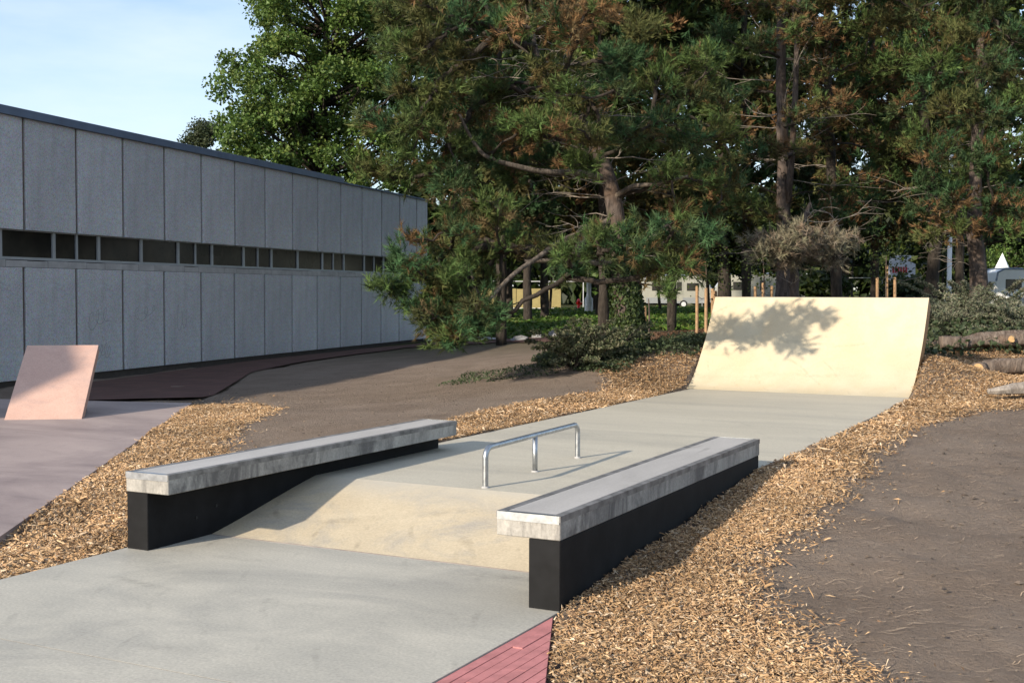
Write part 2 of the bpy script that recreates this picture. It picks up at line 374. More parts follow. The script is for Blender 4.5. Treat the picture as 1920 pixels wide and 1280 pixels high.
def inpoly(x, y, poly):
    p = np.asarray(poly); c = np.zeros(np.shape(x), bool); j = len(p)-1
    for i in range(len(p)):
        xi, yi = p[i][:2]; xj, yj = p[j][:2]
        c ^= ((yi > y) != (yj > y)) & (x < (xj-xi)*(y-yi)/(yj-yi+1e-12)+xi); j = i
    return c
PINK = [(-6.82, 5.72), (-12.45, 13.92), (-13.65, 13.56), (-17.2, 12.5), (-17.2, -4), (SXL-.03, -4), (SXL-.03, 4.24)]
def vn(x, y, s, seed=0):
    """cheap value noise"""
    r = np.random.default_rng(seed).random((64, 64)); x = np.asarray(x)/s; y = np.asarray(y)/s
    xi = np.floor(x).astype(int); yi = np.floor(y).astype(int); fx = x-xi; fy = y-yi; fx = fx*fx*(3-2*fx); fy = fy*fy*(3-2*fy)
    g = lambda a, b: r[a % 64, b % 64]
    return (g(xi, yi)*(1-fx)+g(xi+1, yi)*fx)*(1-fy)+(g(xi, yi+1)*(1-fx)+g(xi+1, yi+1)*fx)*fy-.5
ax = np.concatenate([-np.geomspace(500, 42, 14), np.arange(-40, -21, 1.5), np.arange(-20.5, -2.7, .16), np.arange(-2.66, 1.5, .06), np.arange(1.6, 4, .2), np.arange(4.5, 20, 1.5), np.geomspace(22, 500, 14)])
ay = np.concatenate([-np.geomspace(400, 8, 10), np.arange(-6, 2.5, 1.), np.arange(3, 11.5, .075), np.arange(11.55, 24, .15), np.arange(24.5, 60, 1.2), np.geomspace(62, 700, 18)])
gx, gy = np.meshgrid(ax, ay); gz = hgt(gx, gy)
near = (np.abs(gx+8) < 13) & (gy < 26) & (gy > 2)
gz += near*(.05*vn(gx, gy, 1.3, 1)+.028*vn(gx, gy, .45, 2)+.02*vn(gx, gy, .23, 3))
gz += ((gx > -2.6) & (gx < 1.6) & (gy < 17) & (gy > 3))*(.020*vn(gx, gy, .15, 4)+.016*vn(gx*.6+gy, gy*.8-gx, .11, 6)-.022*np.clip(vn(gx, gy, .33, 5)-.22, 0, 1)*3)
mslab = ((gx > SXL+.02) & (gx < SXR-.02) & (gy < 17.2)) | ((gx > -5.87) & (gx < -2.70) & (gy >= 17.0) & (gy < 19.0))
slabz = np.where(gy < 6.45, 0, np.where(gy < 7.7, Z2*(gy-6.45)/1.25, Z2))
gz = np.where(mslab, np.minimum(gz, slabz-.08), gz)
gz = np.where(inpoly(gx, gy, PINK), np.minimum(gz, -.09), gz)
RED = [(SXR, 5.66), (SXR, 1.0), (-.62, 1.0)]
gz = np.where(inpoly(gx, gy, RED), np.minimum(gz, -.07), gz)
nx_, ny_ = len(ax), len(ay)
ii = np.arange(ny_-1)[:, None]*nx_+np.arange(nx_-1)[None]
GQ = np.stack([ii, ii+1, ii+nx_+1, ii+nx_], -1).reshape(-1, 4)
put('ground', mesh('ground', np.stack([gx, gy, gz], -1).reshape(-1, 3), None, GQ, (M_ground,), smooth=True), kind='structure')

# ------------------------------------------------------------------ slabs
def strip_slab(name, ys, zs, x0, x1, thick, mat, kind=None, nx=1):
    """a concrete sheet following the profile ys/zs, with sides and underside"""
    ys = np.asarray(ys); zs = np.asarray(zs); k = len(ys); m = MB()
    V = np.concatenate([np.c_[np.full(k, x0), ys, zs], np.c_[np.full(k, x1), ys, zs], np.c_[np.full(k, x0), ys, zs-thick], np.c_[np.full(k, x1), ys, zs-thick]])
    Q = []
    for i in range(k-1):
        Q += [(i, k+i, k+i+1, i+1), (2*k+i+1, 3*k+i+1, 3*k+i, 2*k+i), (2*k+i, i, i+1, 2*k+i+1), (k+i, 3*k+i, 3*k+i+1, k+i+1)]
    Q += [(0, 2*k, 3*k, k), (k-1, 2*k-1, 4*k-1, 3*k-1)]
    m.add(V, Q); return m
strip_slab('', [-4, 4.024], [0, 0], SXL, SXR, .15, M_slab).build('concrete_slab', M_slab, kind='structure')
strip_slab('', [4.030, 6.447], [0, 0], SXL, SXR, .15, M_slab).build('concrete_slab', M_slab, kind='structure')
strip_slab('', [4.0235, 4.0305], [-.0012, -.0012], SXL, SXR, .1, M_joint).build('expansion_joint', M_joint, kind='structure')
strip_slab('', [6.438, 6.452], [.0016, .0016], SXL+.01, SXR-.01, .02, M_joint).build('expansion_joint', M_jointbed2, kind='structure')
strip_slab('', [7.653, 17.09], [Z2, Z2], SXL, SXR, .15, M_upslab).build('upper_concrete_slab', M_upslab, kind='structure')
t_ = np.linspace(0, 1, 25); prof = t_+0
sm = np.clip((t_-.0)/1, 0, 1); zz = Z2*(.84*sm+.16*(sm*sm*(3-2*sm)))
bo = strip_slab('', 6.45+1.2*t_, zz, SXL, SXR, .15, M_bank).build('bank_ramp', M_bank, smooth=False)
tag(bo, 'low tan concrete bank sloping up between the two black ledges', 'ramp')
nb_ = M_bank.node_tree; bs_ = nb_.nodes['Principled BSDF']; src = bs_.inputs['Base Color'].links[0].from_socket
sp_ = N(nb_, 'ShaderNodeSeparateXYZ'); nb_.links.new(objco(nb_), sp_.inputs[0]); ad_ = N(nb_, 'ShaderNodeMath', operation='ADD'); nb_.links.new(sp_.outputs[1], ad_.inputs[0])
mu_ = N(nb_, 'ShaderNodeMath', operation='MULTIPLY'); mu_.inputs[1].default_value = .55; nb_.links.new(noise(nb_, objco(nb_), 2.5, 6, .7), mu_.inputs[0]); nb_.links.new(mu_.outputs[0], ad_.inputs[1])
mr_ = N(nb_, 'ShaderNodeMapRange'); mr_.inputs[1].default_value = 7.50; mr_.inputs[2].default_value = 7.98; mr_.inputs[4].default_value = .8; nb_.links.new(ad_.outputs[0], mr_.inputs[0])
nb_.links.new(mixc(nb_, mr_.outputs[0], src, (.46, .43, .36)), bs_.inputs['Base Color'])
# pink slab with its own edge
def poly_slab(poly, z0, z1):
    import bmesh
    bm = bmesh.new(); vs = [bm.verts.new((x, y, z1)) for x, y in poly]; f = bm.faces.new(vs)
    if f.normal.z < 0: f.normal_flip()
    r = bmesh.ops.extrude_face_region(bm, geom=[f]); 
    for v in [e for e in r['geom'] if isinstance(e, bmesh.types.BMVert)]: v.co.z = z1
    f_low = f
    for v in vs: v.co.z = z0
    bmesh.ops.triangulate(bm, faces=bm.faces[:]); bmesh.ops.recalc_face_normals(bm, faces=bm.faces[:])
    me = bpy.data.meshes.new('poly'); bm.to_mesh(me); bm.free(); return me
me = poly_slab(PINK, -.14, .0); me.materials.append(M_pink); put('pink_concrete_slab', me, kind='structure')
# red pavers: narrow courses parallel to the slab, cut off by the chip bed
red = put('red_paving', None, kind='structure')
me = poly_slab([(SXR+.004, 5.62), (SXR+.004, 1.0), (-.64, 1.0)], -.09, -.018); me.materials.append(M_joint)
put('bedding', me, red)
w_ = .056; xx = SXR+.006; i = 0
def redtop(x): return 5.64-(x-SXR)*2.31
while xx < -1.0:
    x0, x1 = xx, xx+w_-.005; y = 1.0+[0, .9, .35, 1.3, .6][i % 5]-1.4
    ytop = redtop(x1)
    while y < ytop-.03:
        m = MB(); dz = R.uniform(-.003, .002)
        ya = y+.003; yb0 = min(y+1.517, redtop(x0)); yb1 = min(y+1.517, redtop(x1))
        if yb1-ya > .02 and yb1 > 2.6:
            m.prism([(x0, ya), (x1, ya), (x1, yb1), (x0, yb0)], -.05, -.004+dz); m.build('paver', M_redpave, red)
        y += 1.52
    xx += w_; i += 1
# rest of the paving out of the picture, one piece
# ------------------------------------------------------------------ quarter pipe
QL = np.array([(17.10, Z2), (17.25, .275), (17.40, .36), (17.60, .52), (17.80, .715), (18.02, .935), (18.24, 1.22), (18.50, 1.592)])
QR = np.array([(17.10, Z2), (17.27, .275), (17.46, .345), (17.68, .47), (17.93, .645), (18.22, .90), (18.50, 1.21), (18.79, 1.592)])
def resamp(Pp, k):
    s = np.r_[0, np.cumsum(np.linalg.norm(np.diff(Pp, axis=0), axis=1))]; t = np.linspace(0, s[-1], k)
    # smooth interpolation
    o = np.stack([np.interp(t, s, Pp[:, j]) for j in range(2)], 1)
    for _ in range(6): o[1:-1] = .25*o[:-2]+.5*o[1:-1]+.25*o[2:]
    return o
qt = thing('quarter_pipe', 'cream curved concrete quarter pipe at the far end of the slab', 'skate ramp', (-4.25, 17.1, Z2))
kq = 40; ql = resamp(QL, kq); qr = resamp(QR, kq); nu = 16
V = []; 
for j in range(nu+1):
    a = j/nu; x = -5.865*(1-a)+-2.695*a; V.append(np.c_[np.full(kq, x), ql*(1-a)+qr*a])
V = np.concatenate(V); Q = [(j*kq+i, (j+1)*kq+i, (j+1)*kq+i+1, j*kq+i+1) for j in range(nu) for i in range(kq-1)]
m = MB(); m.add(V, Q); m.build('riding_surface', M_qp, qt, smooth=True)
# concrete body behind the surface: side edges, top edge, back
def thickp(p, th):
    t = np.gradient(p, axis=0); t /= np.linalg.norm(t, axis=1)[:, None]; nrm = np.c_[t[:, 1], -t[:, 0]]; return p+nrm*th
m = MB(); bl = thickp(ql, .22); br = thickp(qr, .22)
V = np.concatenate([np.c_[np.full(kq, -5.868), ql-np.array([-.0, .003])], np.c_[np.full(kq, -5.868), bl], np.c_[np.full(kq, -2.692), qr-np.array([0, .003])], np.c_[np.full(kq, -2.692), br]])
Q = []
for i in range(kq-1): Q += [(i, i+1, kq+i+1, kq+i), (2*kq+i, 3*kq+i, 3*kq+i+1, 2*kq+i+1), (kq+i, kq+i+1, 3*kq+i+1, 3*kq+i)]
Q += [(kq-1, 3*kq-1, 4*kq-1, 2*kq-1)]
m.add(V, Q); m.build('edge_form', M_edge, qt, smooth=False)
m = MB(); m.tube([(-5.868, 18.50+.02, 1.585), (-2.692, 18.79+.02, 1.585)], .012, 8); m.build('coping', M_steeledge, qt, smooth=True)

# ------------------------------------------------------------------ ledges
def ledge(label, xl, xr, bl_, br_, yn, yf, rust):
    zt, tb = .4976, .372
    t = thing('grind_ledge', label, 'ledge', ((xl+xr)/2, (yn+yf)/2, 0), group='concrete ledges on black bases')
    m = MB()
    nseg = 4; 
    m.box((xl, yn, tb), (xr, yf, zt), .004); m.build('concrete_top', rust, t)
    m = MB(); m.box((xl+.047, yn+.042, zt-.002), (xr-.047, yf-.042, zt+.0022)); m.build('worn_top_surface', M_ledgetop, t)
    m = MB(); m.box((bl_, yn+.006, -.1), (br_, yf-.012, tb-.001), .004); m.build('black_base', M_black, t)
    for x, s_ in ((xl, 1), (xr, -1)):       # steel angle along the long top edges
        m = MB(); m.box((x-s_*.0025, yn-.003, zt-.03), (x+s_*.003, yf+.003, zt+.003)); m.box((x+s_*.003, yn-.003, zt-.003), (x+s_*.045, yf+.003, zt+.003)); m.build('steel_edge', M_steeledge, t)
    for y, s_ in ((yn, 1), (yf, -1)):
        m = MB(); m.box((xl+.004, y-s_*.004, zt-.04), (xr-.004, y+s_*.004, zt+.0035)); m.box((xl+.046, y+s_*.004, zt-.003), (xr-.046, y+s_*.04, zt+.0028)); m.build('steel_edge', M_steel, t)
    return t
lt = ledge('concrete ledge on a black base, on the left between pink slab and tan bank', -5.786, -5.427, -5.786, -5.609, 5.84, 9.53, M_ledge)
ledge('nearest concrete ledge with black base on the right, in front of the rail', -3.009, -2.636, -2.821, -2.638, 5.717, 9.50, M_ledge)
for (y, z) in ((6.30, .14), (6.50, .19)):
    m = MB(); m.tube([(-5.612, y, z), (-5.604, y, z)], .011, 10); m.build('form_tie_hole', M_rubber, lt)

# ------------------------------------------------------------------ rail
rl = thing('flat_rail', 'low galvanised tube grind rail with three posts on the upper slab', 'rail', (-4.19, 8.62, Z2))
zr, rr = .535, .0215; xa, xb = -4.168, -4.225; ya, yb = 7.741, 9.514; rb = .075
P = [(xa, ya, Z2-.02)]+[(xa, ya, z) for z in np.linspace(Z2, zr-rb, 4)]
for a in np.linspace(0, math.pi/2, 9)[1:]: P.append((xa, ya+rb*(1-math.cos(a)), zr-rb+rb*math.sin(a)))
for q in np.linspace(.06, .94, 8): P.append((xa+(xb-xa)*q, ya+(yb-ya)*q, zr))
for a in np.linspace(math.pi/2, 0, 9): P.append((xb, yb-rb*(1-math.cos(a)), zr-rb+rb*math.sin(a)))
P += [(xb, yb, z) for z in np.linspace(zr-rb, Z2, 4)[1:]]+[(xb, yb, Z2-.02)]
m = MB(); m.tube(P, rr, 16); m.build('bent_tube', M_steel, rl, smooth=True)
m = MB(); m.tube([(-4.195, 8.618, Z2-.02), (-4.195, 8.618, zr)], rr*.95, 16); m.build('post', M_steel, rl, smooth=True)
for (x, y) in ((xa, ya), (-4.195, 8.618), (xb, yb)):
    m = MB(); m.lathe([(rr+.008, Z2-.002), (rr+.008, Z2+.004), (rr, Z2+.012)], 16, cx=x, cy=y); m.build('base_collar', M_path, rl, smooth=True)

# ------------------------------------------------------------------ pink tilted ramp
b0 = np.array([-12.912, 10.923, 0]); b1 = np.array([-12.147, 11.49, 0]); wv = (b1-b0)/np.linalg.norm(b1-b0); nv = np.array([-wv[1], wv[0], 0])
pr = thing('tilted_ramp', 'pink tilted concrete ramp slab on the pink plaza before the building', 'skate ramp', (b0+b1)/2)
run, hh = 1.34, .90; sl_ = np.array([0, 0, hh])+nv*run; sl_n = sl_/np.linalg.norm(sl_); nn = np.cross(wv, sl_n)
def prism8(m, base4, ext): 
    b4 = np.array(base4); V = np.concatenate([b4, b4+ext]); m.add(V, [(0, 1, 2, 3), (7, 6, 5, 4), (0, 4, 5, 1), (1, 5, 6, 2), (2, 6, 7, 3), (3, 7, 4, 0)])
m = MB(); prism8(m, [b0-sl_n*.1, b1-sl_n*.1, b1+sl_, b0+sl_], -nn*.12); m.build('ramp_face', M_pinkramp, pr)
m = MB(); V = []
c0 = b0+nv*.25+wv*.1; c1 = b1+nv*.25-wv*.13
for c_ in (c0, c1): V += [c_, c_+nv*.9, c_+nv*.75+np.array([0, 0, .40]), c_+nv*.45+np.array([0, 0, .17])]
m.add(V, [(0, 1, 2, 3), (7, 6, 5, 4), (0, 4, 5, 1), (1, 5, 6, 2), (2, 6, 7, 3), (3, 7, 4, 0)]); m.build('rubble_support', M_rubble, pr)

# ------------------------------------------------------------------ building
dv = np.array([-.183, .983, 0]); dv /= np.linalg.norm(dv); A0 = np.array([-18.852, 15.864, 0.])
bl = thing('concrete_panel_building', 'long low building clad in grey concrete panels with a window band', 'building', A0, math.atan2(dv[1], dv[0]))
ZB, ZL1, ZS, ZU0, ZU1 = -.05, 2.10, 2.25, 2.82, 4.94
S_END, S_BEG, PIT, J0 = 22.69, -4.14, 1.607, .68
def bm_(name, mat, fn, parent=bl, loc=(0, 0, 0)):
    m = MB(); fn(m); return m.build(name, mat, parent, local=True)
bm_('wall_core', M_joint, lambda m: m.box((S_BEG+.03, .115, -.5), (S_END-.03, 14, ZU1-.02)))
for (z0_, z1_, yo) in ((ZB, ZL1, 0), (ZU0, ZU1, -.03)):      # brown mortar bed showing in the panel joints
    bm_('joint_bed', M_jointbed, lambda m: m.box((S_BEG+.01, .045+yo, z0_+.02), (S_END-.02, .105+yo, z1_-.01)))
bm_('wall_continuation', M_panel, lambda m: (m.box((-14.5, 0, -.3), (S_BEG+.01, 14, ZU1+.12))))
def panel_mesh(wd, z0, z1):
    m = MB(); g = .018; h = z1-z0; e = .10
    # profile in plan: chamfer edge on the near side, flat face; returns to the core
    prof = [(.085, .11), (.085, .012), (.097, .0), (wd-.012, .0), (wd-.004, .008), (wd-.004, .11)]
    k = len(prof); V = [(x, y, 0) for x, y in prof]+[(x, y+(.008 if .001 > y else 0), h) for x, y in prof]
    V = [(x, y, 0.) for x, y in prof]+[(x, y, h) for x, y in prof]
    Q = [(i, i+1, k+i+1, k+i) for i in range(k-1)]
    T = [(0, i+1, i) for i in range(1, k-1)]+[(k, k+i, k+i+1) for i in range(1, k-1)]
    m.add(V, Q, T); return m.mesh('panel', M_panel)
joints = [J0+PIT*k for k in range(-3, 14)]+[S_END]
pmL = panel_mesh(PIT, ZB, ZL1); pmU = panel_mesh(PIT, ZU0, ZU1)
for a, b in zip(joints[:-1], joints[1:]):
    full = abs(b-a-PIT) < .01
    put('lower_wall_panel', pmL if full else panel_mesh(b-a, ZB, ZL1), bl, (a, 0, ZB))
    put('upper_wall_panel', pmU if full else panel_mesh(b-a, ZU0, ZU1), bl, (a, -.03, ZU0))
mull = [-2.98, -1.42, .14, 1.70, 3.17, 4.73, 6.24, 7.77, 9.35, 10.88, 12.45, 14.07, 15.6, 17.17, 18.78, 20.35, 21.9, 22.6]
kinds = 'wdwdwwdwdwwdwdwdw'
for (a, b), kd in zip(zip(mull[:-1], mull[1:]), kinds):
    f = .045; z0, z1 = ZS, ZU0+.02; y = .09
    def fr(m):
        m.box((a, y-.03, z0), (a+f, y+.05, z1)); m.box((b-f, y-.03, z0), (b, y+.05, z1))
        m.box((a+f, y-.028, z0), (b-f, y+.05, z0+.05)); m.box((a+f, y-.02, z1-.04), (b-f, y+.05, z1))
        if kd == 'd': c_ = (a+b)/2; m.box((c_-.03, y-.026, z0+.05), (c_+.03, y+.05, z1-.04))
    wf = bm_('window_frame', M_alu, fr)
    cells = [(a+f, b-f)] if kd == 'w' else [(a+f, (a+b)/2-.03), ((a+b)/2+.03, b-f)]
    for (p, q) in cells:
        bm_('pane', M_glass, lambda m: m.box((p, y+.005, z0+.05), (q, y+.015, z1-.04)), wf)
s = S_BEG; i = 0
while s < S_END-.1:
    e = min(s+.62, S_END); dz = R.uniform(-.015, .01)
    bm_('sill_block', M_sill, lambda m: m.box((s+.004, .0+R.uniform(0, .012), ZL1+.006), (e-.004, .115, ZS-.012+dz), .004)); s = e
S_F = 15.27
bm_('roof_fascia', M_fascia, lambda m: (m.box((S_BEG-.05, -.10, ZU1+.002), (S_F, .3, ZU1+.165), .006)))
bm_('thin_roof_edge', M_fascia, lambda m: m.box((S_F+.003, -.085, ZU1+.002), (S_END+.04, .3, ZU1+.05), .004))
bm_('flat_roof', M_fascia, lambda m: m.box((S_BEG, .302, ZU1-.1), (S_END-.01, 14, ZU1+.03)))
bm_('end_wall', M_panel, lambda m: m.box((S_END-.028, .12, -.4), (S_END, 14, ZU1-.001)))
def scribble(cx, cz, w2, h2, seed, parent):
    r = np.random.default_rng(seed); k = 90; a = np.linspace(0, r.uniform(4, 7)*np.pi, k)
    amp = np.interp(np.linspace(0, 1, k), np.linspace(0, 1, 9), r.uniform(.25, 1., 9))
    x = cx+np.linspace(-w2, w2, k)*.8+.42*w2*amp*np.cos(a); z = cz+h2*amp*np.sin(a*1.0+.4)+.25*h2*np.sin(np.linspace(0, 5, k)+r.random()*6)
    m = MB()
    for i in range(k-1):
        p, q = np.array([x[i], z[i]]), np.array([x[i+1], z[i+1]]); t = q-p; t /= np.linalg.norm(t)+1e-6; nn_ = np.array([-t[1], t[0]])*.005
        m.add([(p[0]-nn_[0], -.0025, p[1]-nn_[1]), (q[0]-nn_[0], -.0025, q[1]-nn_[1]), (q[0]+nn_[0], -.0025, q[1]+nn_[1]), (p[0]+nn_[0], -.0025, p[1]+nn_[1])], [(0, 1, 2, 3)])
    m.build('graffiti_scrawl', M_scrawl, parent, local=True)
M_scrawl = plain('faded_spray', (.27, .265, .275), .8)
for (cx, cz, a, b, sd_) in ((3.05, 1.1, .45, .25, 1), (4.75, 1.15, .5, .22, 2), (6.25, 1.0, .25, .4, 3), (3.2, .35, .25, .2, 4)): scribble(cx, cz, a, b, sd_, bl)

# ------------------------------------------------------------------ paths draped on the ground
def drape(name, lower, upper, mat, nu=60, nv=6, dz=.03, zref=-.05, rows=None):
    def pl(pts):
        P = np.array([ground_at(u, v)[:2] for u, v in pts]); s = np.r_[0, np.cumsum(np.linalg.norm(np.diff(P, axis=0), axis=1))]
        t = np.linspace(0, s[-1], nu); return np.stack([np.interp(t, s, P[:, j]) for j in range(2)], 1)
    a, b = pl(lower), pl(upper); t = np.linspace(0, 1, nv)[:, None, None]; G = a[None]*(1-t)+b[None]*t
    z = hgt(G[..., 0], G[..., 1])+dz; V = np.concatenate([G, z[..., None]], -1).reshape(-1, 3)
    ii = np.arange(nv-1)[:, None]*nu+np.arange(nu-1)[None]; Q = np.stack([ii, ii+1, ii+nu+1, ii+nu], -1).reshape(-1, 4)
    put(name, mesh(name, V, None, Q, (mat,), smooth=True), kind='structure')
drape('red_path', [(60, 758), (200, 752), (395, 747), (470, 700), (560, 681), (680, 664), (760, 653), (880, 646), (1000, 644), (1070, 641)],
      [(60, 731), (200, 715), (300, 701), (480, 677), (680, 655), (800, 645), (880, 640), (950, 636), (1010, 633), (1070, 630)], M_redpath)
drape('pale_path', [(800, 642), (860, 641), (945, 638)], [(805, 627), (850, 628), (900, 634)], M_path, dz=.05)

# ------------------------------------------------------------------ wood chips
def chips(name, poly, dens, size, seed, feather=.25, lift=.012):
    """irregular splinters lying over each other inside a world polygon"""
    r = np.random.default_rng(seed); p = np.asarray(poly)[:, :2]; lo = p.min(0)-feather; hi = p.max(0)+feather
    n = int(dens*np.prod(hi-lo)); x = r.uniform(lo[0], hi[0], n); y = r.uniform(lo[1], hi[1], n)
    wx = x+feather*.8*vn(x, y, .7, seed+1)+feather*.8*vn(x, y, .17, seed+2); wy = y+feather*.8*vn(x, y, .7, seed+3)+feather*.8*vn(x, y, .17, seed+4)
    wx += r.normal(0, feather*.5, n); wy += r.normal(0, feather*.5, n)
    k = inpoly(wx, wy, p)
    k &= ~((x > np.where(y > 17.1, -5.885, SXL-.012)) & (x < np.where(y > 17.2, -2.68, SXR+.012)) & (y < 18.9)) & ~inpoly(x, y, PINK) & ~(inpoly(x, y, RED))
    x, y = x[k], y[k]; n = len(x)
    return x, y, n, size, lift, r
def chip_mesh(sets, flat=False):
    Vs, Ts, Cs = [], [], []; off = 0
    for (x, y, n, size, lift, r) in sets:
        L = size*np.clip(r.lognormal(-.15, .5, n), .3, 3.2); W = np.clip(size*.27*r.lognormal(-.1, .4, n), .002, .02); H = W*r.uniform(.3, .8, n)
        th = r.uniform(0, np.pi, n); tilt = r.normal(0, .38, n); rol = r.normal(0, .5, n)
        z = hgt(x, y)+near_bump(x, y)+lift+np.abs(r.normal(0, .011, n))
        e1 = np.stack([np.cos(th)*np.cos(tilt), np.sin(th)*np.cos(tilt), np.sin(tilt)], -1)
        sdv = np.stack([-np.sin(th), np.cos(th), np.zeros(n)], -1); nrm = np.cross(e1, sdv)
        e2 = sdv*np.cos(rol)[:, None]+nrm*np.sin(rol)[:, None]; e3 = np.cross(e1, e2)
        c = np.stack([x, y, z], -1)
        f = lambda a, b, h: c+e1*(a*L)[:, None]+e2*(b*W)[:, None]+e3*(h*H)[:, None]
        u = lambda a, b: r.uniform(a, b, n)
        v = np.stack([f(u(-.55, -.4), u(-.6, -.1), 0), f(u(.4, .55), u(-.6, -.1), 0), f(u(.35, .5), u(.1, .6), 0), f(u(-.5, -.35), u(.1, .6), 0), f(u(-.2, .2), u(-.15, .15), 1)], 1)
        Vs.append(v.reshape(-1, 3)); b = (np.arange(n)*5)[:, None]+off
        Ts.append(np.concatenate([b+np.array([[0, 1, 2]]), b+np.array([[0, 2, 3]])]) if flat else np.concatenate([b+np.array([[0, 1, 4]]), b+np.array([[1, 2, 4]]), b+np.array([[2, 3, 4]]), b+np.array([[3, 0, 4]])])); off += 5*n
        pal = np.array([(.44, .285, .155), (.35, .22, .11), (.50, .35, .205), (.59, .46, .32), (.26, .155, .085), (.14, .09, .055)])
        pr_ = np.array([.30, .25, .19, .09, .11, .06]); ci = r.choice(6, n, p=pr_); cc = pal[ci]*(r.uniform(.75, 1.2, n)*(1+.5*vn(x, y, .6, 77)))[:, None]
        Cs.append(np.repeat(cc, 5, 0))
    return mesh('chips', np.concatenate(Vs), np.concatenate(Ts), None, (M_chip,), np.concatenate(Cs))
def near_bump(x, y): return .05*vn(x, y, 1.3, 1)+.028*vn(x, y, .45, 2)
G = lambda L: [ground_at(u, v)[:2] for u, v in L]
# right bed, near the camera along the ledge and up to the quarter pipe
RB = [(-2.62, 9.6), (-2.62, 5.6), (-1.9, 4.1), (-1.2, 3.6)]+G([(1640, 1290), (1560, 1250), (1470, 1205), (1395, 1135), (1405, 1075), (1500, 980), (1580, 905)])
RBf = [(-2.62, 9.4), ]+G([(1592, 893), (1672, 825), (1725, 790), (1830, 772), (2000, 766)])+[(.4, 18.5), (.4, 20.5), tuple(bd(2000, 640, 20.5)[:2]), tuple(bd(1760, 640, 20.6)[:2]), (-2.60, 19.4), (-2.72, 18.6), (-2.72, 17.2), (-2.64, 17)]
LB = [(SXL-.01, 4.2), (SXL-.01, 9.6)]+[(-6.05, 9.7), (-6.4, 9.2), (-7.2, 8.9), (-7.9, 9.3)]+G([(405, 842), (425, 826), (440, 800), (497, 776), (490, 757)])+[(-12.3, 14.2), (-12.5, 13.9), (-6.82, 5.72)]
LS = [(SXL-.01, 9.2), (SXL-.01, 17.1), (-5.9, 18.2), (-6.05, 18.0)]+G([(1300, 664), (1240, 668), (1180, 675), (1130, 690), (1142, 705), (1135, 733), (1030, 752), (950, 769), (845, 793)])
s1 = chips('', RB, 10000, .029, 11, .22); s2 = chips('', RBf, 4300, .042, 12, .22)
s3 = chips('', LB, 3400, .041, 13, .22); s4 = chips('', LS, 5600, .041, 14, feather=.16)
# strays on the earth
def grow(poly, k): p = np.array([q[:2] for q in poly]); c = p.mean(0); return c+(p-c)*k
s5 = chips('', grow(RB, 1.25), 130, .034, 15, .6); s6 = chips('', grow(LB, 1.25), 60, .038, 16, .6)
put('wood_chips', chip_mesh([s1, s5]), kind='stuff', label='bed of wood chips beside the nearest black ledge', category='wood chips')
put('wood_chips', chip_mesh([s2], True), kind='stuff', label='bed of wood chips between the quarter pipe, the logs and the right slab edge', category='wood chips')
put('wood_chips', chip_mesh([s3, s6]), kind='stuff', label='bed of wood chips between the pink slab and the left ledge', category='wood chips')
put('wood_chips', chip_mesh([s4], True), kind='stuff', label='strip and mound of wood chips along the far left slab edge', category='wood chips')

# dry pine needles and crumbs on the earth
def litter():
    m = MB(); r = R
    n = 5200; x = r.uniform(-2.4, 1.2, n); y = r.uniform(4.0, 17.5, n); P = pix(np.stack([x, y, np.full(n, .1)], -1)); k = (P[:, 0] < 2050) & (P[:, 0] > 1350); x, y = x[k], y[k]; n = len(x)
    th = r.normal(.45, .42, n); L = r.uniform(.03, .10, n); cur = r.normal(0, .5, n); z = hgt(x, y)+near_bump(x, y)+.010
    Vs = []
    for s_, o in ((-.5, 1), (-.5, -1), (0, 1), (0, -1), (.5, 1), (.5, -1)):
        cx = x+np.cos(th)*L*s_-np.sin(th)*cur*L*(s_*s_); cy = y+np.sin(th)*L*s_+np.cos(th)*cur*L*(s_*s_)
        Vs.append(np.stack([cx-np.sin(th)*o*.00125, cy+np.cos(th)*o*.00125, hgt(cx, cy)+near_bump(cx, cy)+.02*vn(cx, cy, .23, 3)+.020*vn(cx, cy, .15, 4)+.016*vn(cx*.6+cy, cy*.8-cx, .11, 6)+.010], -1))
    V = np.stack(Vs, 1).reshape(-1, 3); b = (np.arange(n)*6)[:, None]
    c = np.repeat(np.array([(.56, .42, .29)])*r.uniform(.7, 1.25, n)[:, None], 6, 0)
    return mesh('litter', V, None, np.concatenate([b+np.array([[0, 1, 3, 2]]), b+np.array([[2, 3, 5, 4]])]), (M_litter,), c)
put('dry_pine_needles', litter(), kind='stuff', label='dry pine needles scattered over the bare earth on the right', category='pine needles')
def crumbs():
    r = R; n = 7000; x = np.concatenate([r.uniform(-2.3, 1.2, n//2), r.uniform(-14, -6, n//2)]); y = np.concatenate([r.uniform(4.5, 17, n//2), r.uniform(9, 22, n//2)])
    k = ~((x > SXL-.05) & (x < SXR+.05)) & ~inpoly(x, y, PINK); x, y = x[k], y[k]; n = len(x); s_ = .006*r.lognormal(0, .65, n); z = hgt(x, y)+near_bump(x, y)+.008
    O = np.array([(1, 0, 0), (0, 1, 0), (-1, 0, 0), (0, -1, 0), (0, 0, .5), (0, 0, -.5)])
    V = np.stack([x, y, z], -1)[:, None]+O[None]*(s_[:, None]*r.uniform(.6, 1.3, (n, 6)))[..., None]; b = (np.arange(n)*6)[:, None]
    T = np.concatenate([b+np.array([[i, (i+1) % 4, 4]]) for i in range(4)])
    c = np.repeat(np.array([(.14, .11, .085)])*r.uniform(.5, 1.2, n)[:, None], 6, 0)
    return mesh('crumbs', V.reshape(-1, 3), T, None, (M_litter,), c)
put('earth_crumbs', crumbs(), kind='stuff', label='small crumbs and clods of earth on the bare ground', category='earth clods')
